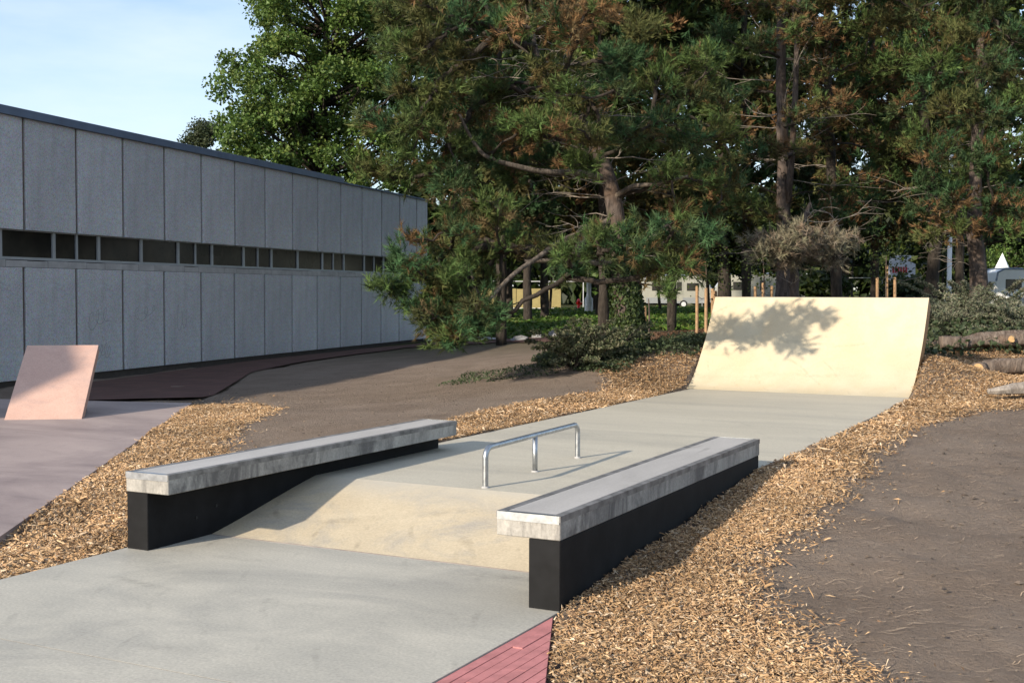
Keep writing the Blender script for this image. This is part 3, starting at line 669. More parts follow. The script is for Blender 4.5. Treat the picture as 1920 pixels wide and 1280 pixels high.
# ------------------------------------------------------------------ logs
def logmesh(name, P, r, mat, parent, n=18, ridge=.10):
    P = np.asarray(P, float); k = 26; s = np.linspace(0, 1, len(P)); t = np.linspace(0, 1, k)
    C_ = np.stack([np.interp(t, s, P[:, j]) for j in range(3)], 1)
    for _ in range(3): C_[1:-1] = .25*C_[:-2]+.5*C_[1:-1]+.25*C_[2:]
    rr_ = np.interp(t, np.linspace(0, 1, len(r)), r)*.86; m = MB(); m.tube(C_, rr_, n, cap=True)
    V = m.V[0]; ang = R.normal(0, .09, n); body = V[:k*n].reshape(k, n, 3); slow = np.stack([np.interp(t, np.linspace(0, 1, 7), R.normal(0, .07, 7)) for _ in range(n)], 1)
    f = 1+ang[None]+slow+R.normal(0, .012, (k, n)); V[:k*n] = (C_[:, None]+(body-C_[:, None])*f[..., None]).reshape(-1, 3)
    return m.build(name, mat, parent, smooth=True)
def disc(name, c, nrm, r, mat, parent):
    m = MB(); c = np.array(c); nrm = np.array(nrm)/np.linalg.norm(nrm); m.tube([c, c+nrm*.006], r, 14); m.build(name, mat, parent)
def gp(u, v, dep, dz=0): return bd(u, v, dep)+np.array([0, 0, dz])
a, b_, c_ = gp(1763, 642, 20.0), gp(1835, 638, 20.2), gp(1990, 632, 20.3)
L1 = thing('felled_log', 'thick weathered log lying highest, beneath the juniper', 'log', (a[0], a[1], a[2]-.13), group='felled logs on the wood chips')
logmesh('trunk_wood', [a, gp(1800, 642, 20.0), gp(1812, 643, 20.)], [.125, .12, .10], M_log, L1)
logmesh('trunk_wood', [gp(1808, 645, 20.05), b_, gp(1880, 637, 20.2), c_], [.12, .15, .165, .16], M_log, L1)
m = MB(); m.tube([gp(1898, 634, 20.05), gp(1896, 636, 19.98)], .05, 12, wob=.1); m.build('knot', M_cut, L1)
a = gp(1826, 691, 18.0)
L2 = thing('felled_log', 'middle log with a pale sawn branch stub facing the camera', 'log', (a[0], a[1], a[2]-.12), group='felled logs on the wood chips')
logmesh('trunk_wood', [a, gp(1850, 688, 18.05), gp(1900, 685, 18.1), gp(1990, 682, 18.3)], [.10, .125, .14, .14], M_log, L2)
st0, st1 = gp(1845, 689, 18.05), gp(1834, 691, 17.78)
m = MB(); m.tube([st0, st1], .085, 14, wob=.03); m.build('branch_stub', M_log, L2, smooth=True)
disc('sawn_face', st1, st1-st0, .076, M_cut, L2)
a = gp(1767, 688, 18.1)
L3 = thing('broken_log_piece', 'short split piece of log with torn pale wood by the ramp', 'log', (a[0], a[1], a[2]-.08), group='felled logs on the wood chips')
logmesh('trunk_wood', [a, gp(1785, 689, 18.0), gp(1803, 689, 17.95)], [.055, .085, .07], M_log, L3)
logmesh('torn_wood', [gp(1775, 687, 17.93), gp(1790, 688, 17.90), gp(1806, 690, 17.92)], [.03, .055, .02], M_cut, L3)
a = gp(1852, 734, 15.6)
L4 = thing('bare_grey_log', 'pale grey barkless log at the right edge, lowest of the logs', 'log', (a[0], a[1], a[2]-.06), group='felled logs on the wood chips')
logmesh('trunk_wood', [a, gp(1880, 731, 15.6), gp(1920, 727, 15.65), gp(1990, 722, 15.8)], [.035, .07, .095, .10], M_greylog, L4)

# ------------------------------------------------------------------ boulders
def boulder(u, v, dep, wpx, hpx, label, seed):
    r = np.random.default_rng(seed); c = bd(u, v, dep); sx, sz = wpx*dep*PX/2, hpx*dep*PX
    a = np.arange(12)/12*2*np.pi; V = []; k = 7
    for i in range(k):
        f = i/(k-1); rad = math.cos((f*1.1-.1)*math.pi/2)**.55 if f < 1 else .0
        V.append(np.stack([sx*rad*np.cos(a), sx*.8*rad*np.sin(a), np.full(12, -.1+f*sz*1.05)], 1)*(1+.14*r.normal(size=(12, 1)))*(1, 1, .9))
    V = np.concatenate(V)+c; i = np.arange(k-1)[:, None]*12; j = np.arange(12)[None]; j2 = (j+1) % 12
    m = MB(); m.add(V, np.stack([i+j, i+j2, i+12+j2, i+12+j], -1).reshape(-1, 4)); o = m.build('boulder', M_rock); tag(o, label, 'boulder', 'boulders along the red path')
boulder(976, 634, 35.5, 38, 12, 'flat grey boulder beside the red path, left of the trio', 1)
boulder(1008, 632, 36, 30, 13, 'darker low boulder between the two pale ones by the path', 2)
boulder(1036, 632, 35.5, 24, 19, 'tall rounded pale boulder right of the trio by the path', 3)

# ------------------------------------------------------------------ vegetation helpers
def rotmats(axis, spin):
    """rotation taking +z to axis with random spin"""
    z = axis/np.linalg.norm(axis, axis=1)[:, None]; ref = np.where(np.abs(z[:, 2:3]) < .9, np.array([[0, 0, 1.]]), np.array([[1., 0, 0]]))
    x = np.cross(ref, z); x /= np.linalg.norm(x, axis=1)[:, None]; y = np.cross(z, x); c, s = np.cos(spin)[:, None], np.sin(spin)[:, None]
    return np.stack([x*c+y*s, y*c-x*s, z], -1)
def tuft_templates(k, nn_, ln, wd, shoot, r):
    T = []
    for _ in range(k):
        t = r.random(nn_)**.8*shoot; ph = r.uniform(0, 2*np.pi, nn_); al = np.radians(r.uniform(28, 82, nn_)-35*t/shoot*.6); L = ln*r.uniform(.7, 1.15, nn_)
        d = np.stack([np.sin(al)*np.cos(ph), np.sin(al)*np.sin(ph), np.cos(al)], -1); p = np.stack([0*t, 0*t, t], -1)
        sd_ = np.stack([-np.sin(ph), np.cos(ph), 0*ph], -1)*(wd/2)
        T.append(np.stack([p-sd_, p+sd_, p+d*L[:, None]], 1).reshape(-1, 3))
    return np.array(T)
def tufts_mesh(name, P, axis, scale, col, mat, nn_=24, ln=.115, wd=.0085, shoot=.14, seed=0):
    r = np.random.default_rng(seed); n = len(P); T = tuft_templates(8, nn_, ln, wd, shoot, r); ti = r.integers(0, 8, n)
    Rm = rotmats(axis, r.uniform(0, 6.28, n)); V = np.einsum('nij,nvj->nvi', Rm, T[ti]*scale[:, None, None])+P[:, None]
    c = np.repeat(col[:, None], nn_*3, 1)*r.uniform(.75, 1.25, (n, nn_)).repeat(3, 1)[..., None]
    nv = n*nn_*3; return mesh(name, V.reshape(-1, 3), np.arange(nv).reshape(-1, 3), None, (mat,), c.reshape(-1, 3))
def leaves_mesh(name, P, nrm, size, col, mat, seed=0, aspect=.8):
    """folded four-point leaves"""
    r = np.random.default_rng(seed); n = len(P); Rm = rotmats(nrm, r.uniform(0, 6.28, n))
    T = np.array([(-.5, 0, .0), (0, -aspect/2, .10), (.5, 0, -.06), (0, aspect/2, .10)]); V = np.einsum('nij,vj->nvi', Rm, T)*size[:, None, None]+P[:, None]
    b = (np.arange(n)*4)[:, None]; return mesh(name, V.reshape(-1, 3), np.concatenate([b+np.array([[0, 1, 2]]), b+np.array([[0, 2, 3]])]), None, (mat,), np.repeat(col, 4, 0))
def bez(a, b, c, k):
    t = np.linspace(0, 1, k)[:, None]; return a*(1-t)**2+b*2*t*(1-t)+c*t*t
G1, G2, G3 = np.array((.044, .095, .040)), np.array((.074, .122, .038)), np.array((.105, .122, .045))
OLD = np.array((.095, .066, .028))
BR1, BR2 = np.array((.155, .092, .045)), np.array((.13, .10, .052))

def pine(label, trunk, rad, pads, seed, group, tdens=1., bare=0, dead=.06, nn_=14, wd=.019, gcol=(G1, G2, G3), grey=0., tscale=1., bark=None):
    """trunk: world points; pads: (centre xyz, rx, ry(up), rz(depth), deadness)"""
    r = np.random.default_rng(seed); trunk = np.asarray(trunk, float)
    t = thing('pine_tree', label, 'tree', trunk[0], group=group)
    s = np.linspace(0, 1, len(trunk)); kk = 26; ts = np.linspace(0, 1, kk)
    TP = np.stack([np.interp(ts, s, trunk[:, j]) for j in range(3)], 1); TR = np.interp(ts, np.linspace(0, 1, len(rad)), rad)
    m = MB(); m.tube(TP, TR*(1+.05*r.normal(size=kk)), 12, wob=.05); m.build('trunk', bark or M_bark, t, smooth=True)
    br = MB(); tw = MB(); P, A, S, Cc = [], [], [], []
    # limbs: every bough grows from the trunk or from a bough nearer to it
    cs = np.array([p[0] for p in pads]); dt = np.array([np.linalg.norm((TP-c)*np.array([1, 1, 1.6]), axis=1).min() for c in cs]); order = np.argsort(dt)
    par = {}; plen = {}; done = []
    for i in order:
        c = cs[i]; dT = np.linalg.norm(TP[4:-2]-c, axis=1)+.55*np.maximum(0, TP[4:-2, 2]-c[2]+.1); bi = int(np.argmin(dT)); best = dT[bi]; par[i] = ('t', bi+4); pl_ = np.linalg.norm(TP[bi+4]-c)
        for k in done:
            dd_ = np.linalg.norm(cs[k]-c); q = dd_*1.12+.38*plen[k]
            if q < best and dd_ > .1: best = q; par[i] = ('p', k); pl_ = plen[k]+dd_
        plen[i] = pl_; done.append(i)
    cnt = {i: 1 for i in range(len(cs))}
    for i in order[::-1]:
        if par[i][0] == 'p': cnt[par[i][1]] += cnt[i]
    for i, (c, rx, ry, rz, dd) in enumerate(pads):
        c = np.asarray(c, float); kd, j = par[i]; a = TP[j] if kd == 't' else cs[j]; L = np.linalg.norm(c-a)
        mid = (a+c)/2+np.array([0, 0, r.uniform(-.3, .2)])*L*.35+r.normal(0, .07, 3)*L
        B = bez(a, mid, c, 8); B[1:-1] += r.normal(0, .025, (6, 3)); ra = min(.014*math.sqrt(cnt[i])+.010, .09); rb_ = .8*ra if cnt[i] > 1 else .010
        br.tube(B, np.linspace(ra, rb_, 8), 6, cap=False)
        padc = gcol[r.choice(3, p=[.45, .38, .17])]*r.uniform(.85, 1.15); oldf = r.uniform(.3, 1.)
        n = int(max(14, 135*tdens*(rx*ry+rx*rz+ry*rz)/.75))
        nb = max(4, n//7); u = r.normal(size=(nb, 3)); u /= np.linalg.norm(u, axis=1)[:, None]; u *= (r.random(nb)[:, None]**.4)
        E_ = c+u[:, 0:1]*rx*rt+u[:, 1:2]*ry*np.array([0, 0, 1.])+u[:, 2:3]*rz*np.array([fw[0], fw[1], 0])
        for e in E_:
            q = B[r.integers(4, 8)]; md = (q+e)/2+r.normal(0, .06, 3)-np.array([0, 0, .04]); Bs = bez(q, md, e, 4)
            br.tube(Bs, np.linspace(.008, .003, 4), 3, cap=False)
            k = 7; tt = r.uniform(.45, 1., k); pp = np.stack([np.interp(tt, np.linspace(0, 1, 4), Bs[:, j_]) for j_ in range(3)], 1)+r.normal(0, .06, (k, 3))
            dr = e-q; dr /= np.linalg.norm(dr)+1e-6; ax_ = dr*.7+np.array([0, 0, .55])+r.normal(0, .5, (k, 3))
            P.append(pp); A.append(ax_); S.append(r.uniform(.75, 1.3, k)*tscale)
            rn = np.linalg.norm((e-c)/np.array([rx, rx, ry])); inner = np.clip(1.15-rn-.35*(e[2]-c[2])/ry, 0, 1)
            isd = r.random() < dd+dead*.5; base = padc*r.uniform(.8, 1.25)
            cc = np.tile((BR1*1.6 if dd > .7 else BR1) if isd and r.random() < .7 else (BR2 if isd else base), (k, 1))
            old = (np.clip(inner+.25-tt*.35+r.normal(0, .12, k), 0, .85)*oldf)[:, None]; cc = (cc*(1-old)+OLD*old)*r.uniform(.75, 1.25, (k, 1))
            if grey: cc = cc*(1-grey)+np.array((.27, .225, .175))*grey*r.uniform(.7, 1.2, (k, 1))
            Cc.append(cc)
    for _ in range(bare):      # dead bare twigs
        i = r.integers(5, kk-6); a = TP[i]; L = r.uniform(.5, 1.8); d = r.normal(size=3); d[2] = abs(d[2])*.3-.1; d /= np.linalg.norm(d)
        c = a+d*L; mid = (a+c)/2+r.normal(0, .22, 3); B = bez(a, mid, c, 8)+r.normal(0, .02, (8, 3)); tw.tube(B, np.linspace(.011, .003, 8), 4, cap=False)
        for _k in range(3):
            q = B[r.integers(2, 7)]; e = q+d*L*.3+r.normal(0, .18, 3); tw.tube(bez(q, (q+e)/2+r.normal(0, .06, 3), e, 4), np.linspace(.006, .003, 4), 3, cap=False)
    if br.n: br.build('branches', M_bark2, t, smooth=True, kind='stuff')
    if tw.n: tw.build('dead_twigs', M_twig, t, smooth=True, kind='stuff')
    P = np.concatenate(P); me = tufts_mesh('crown', P-trunk[0], np.concatenate(A), np.concatenate(S), np.concatenate(Cc), M_needle, nn_, wd=wd, seed=seed)
    put('crown', me, t); return t
def pad(u, v, dep, rxp, ryp, rz, dd=0.): return (bd(u, v, dep), rxp*dep*PX, ryp*dep*PX, rz, dd)
r0 = np.random.default_rng(21)

# ---- main pine
D = 20.
tr = [bd(1187, 665, D), bd(1178, 600, D), bd(1166, 520, D), bd(1158, 440, D), bd(1152, 380, D), bd(1140, 330, D), bd(1118, 280, D), bd(1088, 225, D-.1), bd(1050, 180, D-.2), bd(1015, 130, D-.2), bd(998, 80, D-.2), bd(990, 0, D-.2), bd(1000, -120, D), bd(1010, -330, D)]
pads = []
for (u, v, a, b, dz, dd) in [
    (735, 540, 42, 16, -1.5, 0), (715, 535, 30, 12, -1.6, .05), (800, 520, 46, 24, -1.6, .05), (840, 530, 50, 30, -1.8, .05), (890, 570, 50, 28, -1.9, .08), (910, 600, 46, 22, -1.9, .1), (800, 590, 40, 20, -1.5, .05), (850, 630, 40, 14, -1.7, .1), (900, 530, 50, 30, -.6, .05), (940, 470, 40, 22, -.4, .05), (880, 480, 50, 26, -.1, .05), (848, 440, 40, 24, -1., .15), (960, 430, 46, 26, .2, .1), (860, 640, 26, 10, -1.7, .1), (790, 560, 42, 26, -1.3, 0), (835, 600, 52, 26, -1.6, .05), (880, 622, 46, 18, -1.6, .1), (860, 560, 52, 34, -1.2, .1), (915, 590, 34, 20, -1.3, .12),
    (770, 485, 42, 24, -1.5, .05), (848, 470, 48, 28, -.9, .1), (880, 505, 50, 32, -1.3, .05), (775, 450, 26, 12, -1.2, .6), (872, 420, 46, 30, -.3, .35), (905, 450, 52, 34, -.6, .1),
    (690, 318, 40, 16, -1., .05), (740, 318, 46, 26, -.8, .1), (812, 325, 46, 30, -.4, .15), (850, 355, 52, 36, -.8, .2), (930, 390, 50, 32, -1.0, .15), (852, 395, 36, 24, .6, .5), (690, 218, 26, 18, -1., 0),
    (735, 250, 40, 28, -1.2, 0), (780, 230, 48, 40, -1.4, .05), (840, 270, 55, 42, -1.0, .2), (900, 300, 50, 36, -.6, .2), (760, 165, 44, 34, -1.2, 0), (820, 170, 48, 42, -1.0, .2), (880, 210, 50, 40, -.4, .3),
    (740, 90, 46, 40, -1.0, 0), (800, 90, 50, 44, -1.3, 0), (870, 120, 52, 44, -.8, .1), (930, 170, 48, 36, -.2, .15), (720, 20, 50, 40, -.8, 0), (790, 10, 50, 40, -1.2, 0), (870, 40, 50, 40, -1., .05), (940, 60, 44, 36, -.7, .1),
    (945, 55, 36, 26, -1.6, .6), (1000, 55, 44, 24, -1.8, .95), (1050, 40, 46, 26, -2.0, .98), (1100, 25, 44, 26, -2.0, .98), (1140, 15, 32, 22, -1.9, .95), (1070, 70, 34, 18, -1.9, .9), (980, -10, 60, 40, -1.4, .3),
    (970, 250, 50, 40, -.5, .2), (1010, 310, 44, 30, .5, .15), (1000, 235, 46, 36, -1.2, .1), (1060, 240, 34, 22, -1.6, .45), (1040, 220, 40, 26, -.9, .3), (960, 330, 46, 30, .4, .1), (1060, 120, 44, 34, .7, .1),
    (1110, 190, 40, 28, -.9, .2), (1112, 262, 34, 24, -1.5, .15), (1062, 180, 40, 28, -1.5, .1), (1020, 140, 40, 30, -1.4, .1), (1085, 310, 40, 26, -1.0, .15), (1300, 452, 40, 18, -2.5, .05), (1335, 445, 34, 14, -2.4, .05), (1210, 425, 40, 14, -2.5, .1), (1260, 428, 36, 12, -2.5, .1), (1150, 170, 34, 18, -1.6, .2), (1160, 120, 46, 34, .5, .05), (1200, 60, 50, 40, .8, .05), (1230, 150, 46, 32, .4, .05), (1190, 250, 46, 30, -.6, .1), (1250, 230, 46, 30, -.2, .05),
    (1290, 170, 46, 32, .6, 0), (1330, 110, 46, 36, .9, .05), (1360, 180, 40, 26, 1., .05), (1300, 270, 46, 28, -.4, .05), (1355, 245, 46, 26, .3, .05), (1370, 335, 38, 20, .2, .05), (1320, 340, 42, 24, -.5, .1),
    (1250, 320, 40, 24, -.9, .2), (1280, 400, 42, 22, -.4, .1), (1340, 400, 36, 18, .4, .1),
    (1075, 480, 48, 24, -1.8, .05), (1130, 475, 46, 26, -2.4, .05), (1190, 462, 46, 26, -2.5, .1), (1245, 465, 46, 26, -2.5, .05), (1280, 500, 36, 20, -2.3, .25), (1060, 520, 36, 18, -1.8, .05), (1310, 510, 30, 18, -2., .05), (1220, 510, 40, 18, -2.3, .15), (1110, 445, 40, 18, -2.4, .1), (1160, 440, 34, 14, -2.5, .05),
    (1265, 545, 26, 16, -.8, .1), (1010, 470, 40, 20, -.6, .1), (1100, 440, 34, 16, -.9, .2)]:
    pads.append(pad(u, v, D+dz*1.5+r0.uniform(-.4, .4), a, b, .5, dd*.8))
    if v > 380 and u < 930 or v < 330: pads.append(pad(u+r0.uniform(-22, 22), v+r0.uniform(-14, 14), D+dz*1.5+r0.uniform(.6, 1.5), a*.8, b*.8, .45, dd))
for _ in range(34):          # the rest of the crown, behind and above the picture
    u, v = r0.uniform(760, 1330), r0.uniform(-420, 330)
    pads.append(pad(u, v, D+r0.uniform(.6, 3.2), 55, 42, .7, .1))
pine('tall leaning pine with ivy at its foot, left of the quarter pipe', tr, [.23, .20, .175, .155, .14, .125, .11, .10, .085, .07, .062, .055, .05, .02], pads, 31, 'pine trees', 1.0, bare=46, dead=.04, nn_=21, wd=.0125)
mt = [o for o in bpy.data.objects if o.get('label', '').startswith('tall leaning pine')][0]
for (pts, ra, rb_) in (([(1150, 408, 20), (1105, 430, 19.6), (1060, 448, 19.2), (1010, 478, 18.8), (965, 512, 18.4), (930, 548, 18.1), (895, 582, 17.9), (862, 605, 17.7)], .055, .022),
                       ([(1140, 335, 20), (1080, 322, 19.7), (1020, 322, 19.4), (950, 312, 19.1), (905, 290, 18.9), (880, 255, 18.8), (862, 215, 18.7)], .06, .02),
                       ([(1148, 372, 20), (1185, 352, 19.6), (1230, 345, 19.4), (1290, 330, 19.2)], .05, .02), ([(1163, 490, 20), (1120, 492, 19.5), (1060, 490, 19.2), (985, 490, 18.9)], .06, .03)):
    m = MB(); Pq = np.array([bd(*q) for q in pts]); Pq[1:-1] += R.normal(0, .02, (len(Pq)-2, 3)); s_ = np.linspace(0, 1, len(Pq)); tq = np.linspace(0, 1, 22); Pq = np.stack([np.interp(tq, s_, Pq[:, j]) for j in range(3)], 1)
    for _ in range(2): Pq[1:-1] = .25*Pq[:-2]+.5*Pq[1:-1]+.25*Pq[2:]
    m.tube(Pq, np.linspace(ra, rb_, 22), 8, wob=.05); m.build('low_limb', M_limb, mt, smooth=True)
# ---- twin stemmed pine behind the quarter pipe
def column(u, wpx, v0, v1, k, dep, spread, sizes=(50, 36), rz=.6, dd=.1, seed=1, dj=1.8):
    r = np.random.default_rng(seed); return [pad(u+r.normal(0, wpx), r.uniform(v0, v1), dep+r.uniform(-dj, dj), r.uniform(.7, 1.2)*sizes[0], r.uniform(.7, 1.2)*sizes[1], rz, dd) for _ in range(k)]
D = 26.
D = 21.8
p2 = [pad(u, v, D+dz, a, b, .6, dd) for (u, v, a, b, dz, dd) in [(1500, 440, 46, 24, -1.5, .1), (1550, 450, 40, 26, -1.3, .1), (1460, 455, 44, 20, -1.6, .1), (1440, 470, 30, 16, -1.4, .1), (1570, 480, 30, 18, -1.2, .1), (1480, 480, 36, 20, -1.2, .1), (1520, 480, 36, 16, -1, .1), (1420, 452, 28, 14, -.8, .1), (1592, 455, 28, 14, -.8, .1), (1460, 500, 26, 12, -.9, .1)]]
pine('grey-needled low pine bough tree standing just behind the quarter pipe', [bd(1490, 590, D), bd(1488, 500, D), bd(1500, 430, D), bd(1520, 380, D)], [.10, .085, .07, .03], p2, 32, 'pine trees', 1.1, bare=14, dead=.25, nn_=18, wd=.013, grey=.66)
D = 26.
p2 = [pad(u, v, D+dz, a, b, .6, dd) for (u, v, a, b, dz, dd) in [(1410, 290, 46, 22, -1.2, .15), (1460, 280, 46, 24, -1.4, .4), (1510, 280, 40, 20, -1.1, .4), (1540, 190, 46, 26, -1.6, .45), (1580, 195, 30, 20, -1.5, .5), (1500, 215, 36, 20, -1.2, .4),
    (1390, 90, 46, 26, -1, .1), (1340, 60, 50, 30, -.6, .05), (1430, 80, 44, 24, -1.4, .3), (1500, 60, 46, 24, -1.6, .45), (1540, 55, 36, 18, -1.3, .5), (1480, 10, 52, 26, -1.2, .4), (1420, 10, 50, 26, -1., .2), (1560, -10, 50, 30, -1.2, .2),
    (1400, 380, 46, 26, -1.1, .1), (1360, 350, 46, 26, -.6, .1), (1430, 395, 36, 20, -1.2, .1), (1330, 330, 40, 24, .2, .1), (1370, 300, 36, 20, .3, .1), (1350, 200, 46, 26, .4, .1), (1320, 150, 46, 30, .6, .1), (1410, 170, 40, 22, .8, .2), (1360, 250, 50, 20, .4, .05), (1570, 350, 36, 20, .3, .1), (1540, 395, 40, 20, -.5, .2)]]
p2 += column(1460, 110, -420, -30, 26, D+1, 1, (60, 45), .8, .1, 5)
pine('pine with two slim parallel stems behind the quarter pipe', [bd(1468, 600, D), bd(1470, 480, D), bd(1468, 300, D), bd(1464, 150, D), bd(1466, -50, D), bd(1470, -350, D)], [.19, .155, .12, .105, .09, .03], p2, 33, 'pine trees', .9, bare=36, dead=.05, nn_=16, wd=.016)
m = MB(); t = [o for o in bpy.data.objects if o.get('label', '').startswith('pine with two slim')][0]
m.tube(np.array([bd(1478, 380, 25.9), bd(1484, 300, 25.7), bd(1490, 200, 25.6), bd(1494, 90, 25.6), bd(1500, -60, 25.8)]), [.075, .07, .062, .055, .04], 10, wob=.04); m.build('second_stem', M_bark, t, smooth=True)
# ---- right-hand pines
D = 25.
p3 = [pad(u, v, D+dz, a, b, .7, dd) for (u, v, a, b, dz, dd) in [(1800, 60, 60, 40, -1.5, .05), (1760, 120, 50, 36, -1.2, .05), (1850, 120, 56, 40, -1.8, .05), (1900, 80, 56, 44, -1.5, .05), (1780, 200, 56, 36, -1.6, .1), (1850, 210, 56, 40, -1.8, .1), (1910, 190, 50, 36, -1.5, .05),
    (1720, 260, 50, 32, -1.1, .1), (1770, 290, 56, 36, -1.8, .1), (1840, 290, 50, 36, -1.6, .15), (1900, 280, 50, 40, -1.7, .1), (1730, 340, 40, 26, -1.1, .15), (1790, 370, 50, 30, -1.6, .15), (1860, 370, 46, 30, -1.2, .2), (1910, 370, 44, 32, -1.4, .1),
    (1740, 395, 40, 24, -1.4, .2), (1790, 430, 44, 22, -1.5, .25), (1745, 445, 30, 16, -1.2, .2), (1855, 425, 40, 20, -1., .25), (1905, 430, 44, 22, -1.2, .1), (1690, 200, 40, 28, -.2, .1), (1690, 120, 44, 30, 0, .1), (1660, 40, 50, 30, .2, .1), (1715, 20, 50, 36, -.6, .05), (1780, -10, 56, 40, -1., .05), (1860, 20, 56, 40, -1.2, .05)]]
p3 += column(1850, 110, -420, -30, 34, D, 1, (64, 48), .9, .08, 6)+column(1850, 60, 60, 380, 14, D+1, 1, (60, 44), .9, .1, 7)
pine('broad dense pine over the junipers on the far right', [bd(1836, 620, D), bd(1834, 500, D), bd(1826, 440, D), bd(1830, 300, D), bd(1840, 100, D), bd(1840, -300, D)], [.19, .17, .15, .12, .10, .03], p3, 34, 'pine trees', .85, bare=14, dead=.04, nn_=16, wd=.016)
D = 28.
p4 = column(1680, 70, -60, 400, 30, D, 1, (56, 36), .8, .2, 8)+column(1640, 60, 120, 420, 14, D, 1, (44, 26), .7, .3, 9)+column(1690, 100, -420, -40, 22, D, 1, (66, 48), .9, .1, 10)
pine('dark pine with a bare leaning trunk beside the white pole', [bd(1738, 600, D), bd(1748, 520, D), bd(1756, 440, D), bd(1740, 300, D), bd(1720, 100, D), bd(1710, -300, D)], [.16, .15, .135, .12, .10, .03], p4, 35, 'pine trees', .58, bare=10, dead=.05, nn_=10, wd=.026, bark=M_bark2)
D = 31.
p5 = column(1560, 75, -60, 330, 30, D, 1, (52, 34), .8, .25, 11, 2.2)+column(1560, 100, -380, -40, 20, D, 1, (62, 46), .9, .1, 12)
pine('slender dark pine between the twin-stemmed pine and the leaning one', [bd(1570, 600, D), bd(1566, 450, D), bd(1558, 300, D), bd(1552, 150, D), bd(1555, -250, D)], [.15, .135, .12, .10, .03], p5, 36, 'pine trees', .55, bare=12, dead=.08, nn_=10, wd=.026, bark=M_bark2)
# ---- second row, mostly in shade; needle and bark colours darkened to deepen it
for (u, D, lo, label, sd_) in [(1132, 33, 380, 'shaded pine with straight dark trunk behind the leaning pine', 41), (1260, 36, 440, 'shaded pine behind the right side of the leaning pine', 42), (1400, 38, 440, 'shaded pine behind the two-stemmed pine', 43), (940, 34, 420, 'shaded pine behind the left boughs of the leaning pine', 44), (1640, 40, 440, 'shaded pine behind the slender dark pine', 45), (1800, 38, 430, 'shaded pine behind the broad right pine', 46)]:
    pd = column(u, 75, -150, lo, 40, D, 1, (60, 36), 1.0, .12, sd_, 2.6)+column(u, 90, -380, -120, 14, D, 1, (80, 60), 1.2, .1, sd_+10)
    x, y = bd(u, 560, D)[:2]; zb = float(hgt(x, y))
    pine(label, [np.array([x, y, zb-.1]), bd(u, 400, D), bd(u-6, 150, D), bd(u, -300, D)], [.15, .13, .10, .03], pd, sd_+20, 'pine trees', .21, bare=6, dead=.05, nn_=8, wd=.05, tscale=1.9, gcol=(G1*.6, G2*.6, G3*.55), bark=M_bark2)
for (u, v, D, label, sd_) in [(990, 604, 57, 'thin dark tree trunk rising from the far green bank', 51), (955, 590, 62, 'second thin dark trunk near the yellow boards', 52), (1022, 590, 66, 'third thin trunk behind the far bank near the fence', 53)]:
    b_ = ground_at(u, v); D = float(pix(b_)[2]); D = min(D, 60)
    x, y = bd(u, 560, D)[:2]; zb = float(hgt(x, y))
    pd = column(u, 60, 100, 480, 14, D, 1, (44, 18), .9, .05, sd_, 2)
    pine(label, [np.array([x, y, zb-.1]), bd(u-2, 500, D), bd(u+3, 380, D), bd(u, 150, D)], [.22, .19, .15, .05], pd, sd_+20, 'pine trees', .28, bare=0, dead=.02, nn_=9, wd=.05, tscale=2.2, bark=M_bark2)

# ------------------------------------------------------------------ broadleaf trees
def broadleaf(label, base, pads, seed, nleaf, size, pal, group, trunk_r=.3, clump=.9):
    r = np.random.default_rng(seed); base = np.asarray(base, float); t = thing('broadleaf_tree', label, 'tree', base, group=group)
    cs = np.array([p[0] for p in pads]); top = np.array([cs[:, 0].mean(), cs[:, 1].mean(), cs[:, 2].max()-1])
    m = MB(); TP = bez(base-np.array([0, 0, .2]), (base+top)/2+r.normal(0, .3, 3), top, 12); m.tube(TP, np.linspace(trunk_r, .06, 12), 10, wob=.05); m.build('trunk', M_bark2, t, smooth=True)
    br = MB(); P, Nn, S, Cc = [], [], [], []
    for (c, rx, ry, rz, dd) in pads:
        i = int(np.clip(np.argmin(np.abs(TP[:, 2]-(c[2]-.5*np.linalg.norm((c-top)[:2])))), 2, 11)); br.tube(bez(TP[i], (TP[i]+c)/2+r.normal(0, .3, 3), c, 6), np.linspace(.09, .02, 6), 5, cap=False)
        n = nleaf; nc = max(3, n//16); u = r.normal(size=(nc, 3)); u /= np.linalg.norm(u, axis=1)[:, None]; u *= r.random((nc, 1))**.35
        o = u[:, 0:1]*rx*rt+u[:, 1:2]*ry*np.array([0, 0, 1.])+u[:, 2:3]*rz*np.array([fw[0], fw[1], 0]); ce = c+o
        pp = np.repeat(ce, 16, 0)+r.normal(0, size*clump, (nc*16, 3)); P.append(pp)
        od = np.repeat(u, 16, 0); Nn.append(np.stack([od[:, 0]*.3, od[:, 1]*.3, np.full(len(od), .5)], -1)+od[:, 0:1]*rt*.3+od[:, 2:3]*fw*.3+r.normal(0, .55, (nc*16, 3)))
        S.append(size*r.uniform(.6, 1.3, nc*16)); cl = pal[r.choice(len(pal), nc)]*r.uniform(.75, 1.25, (nc, 1)); Cc.append(np.repeat(cl, 16, 0)*r.uniform(.8, 1.2, (nc*16, 1)))
    br.build('limbs', M_bark2, t, smooth=True); P = np.concatenate(P)
    put('crown', leaves_mesh('crown', P-base, np.concatenate(Nn), np.concatenate(S), np.concatenate(Cc), M_leaf, seed), t); return t
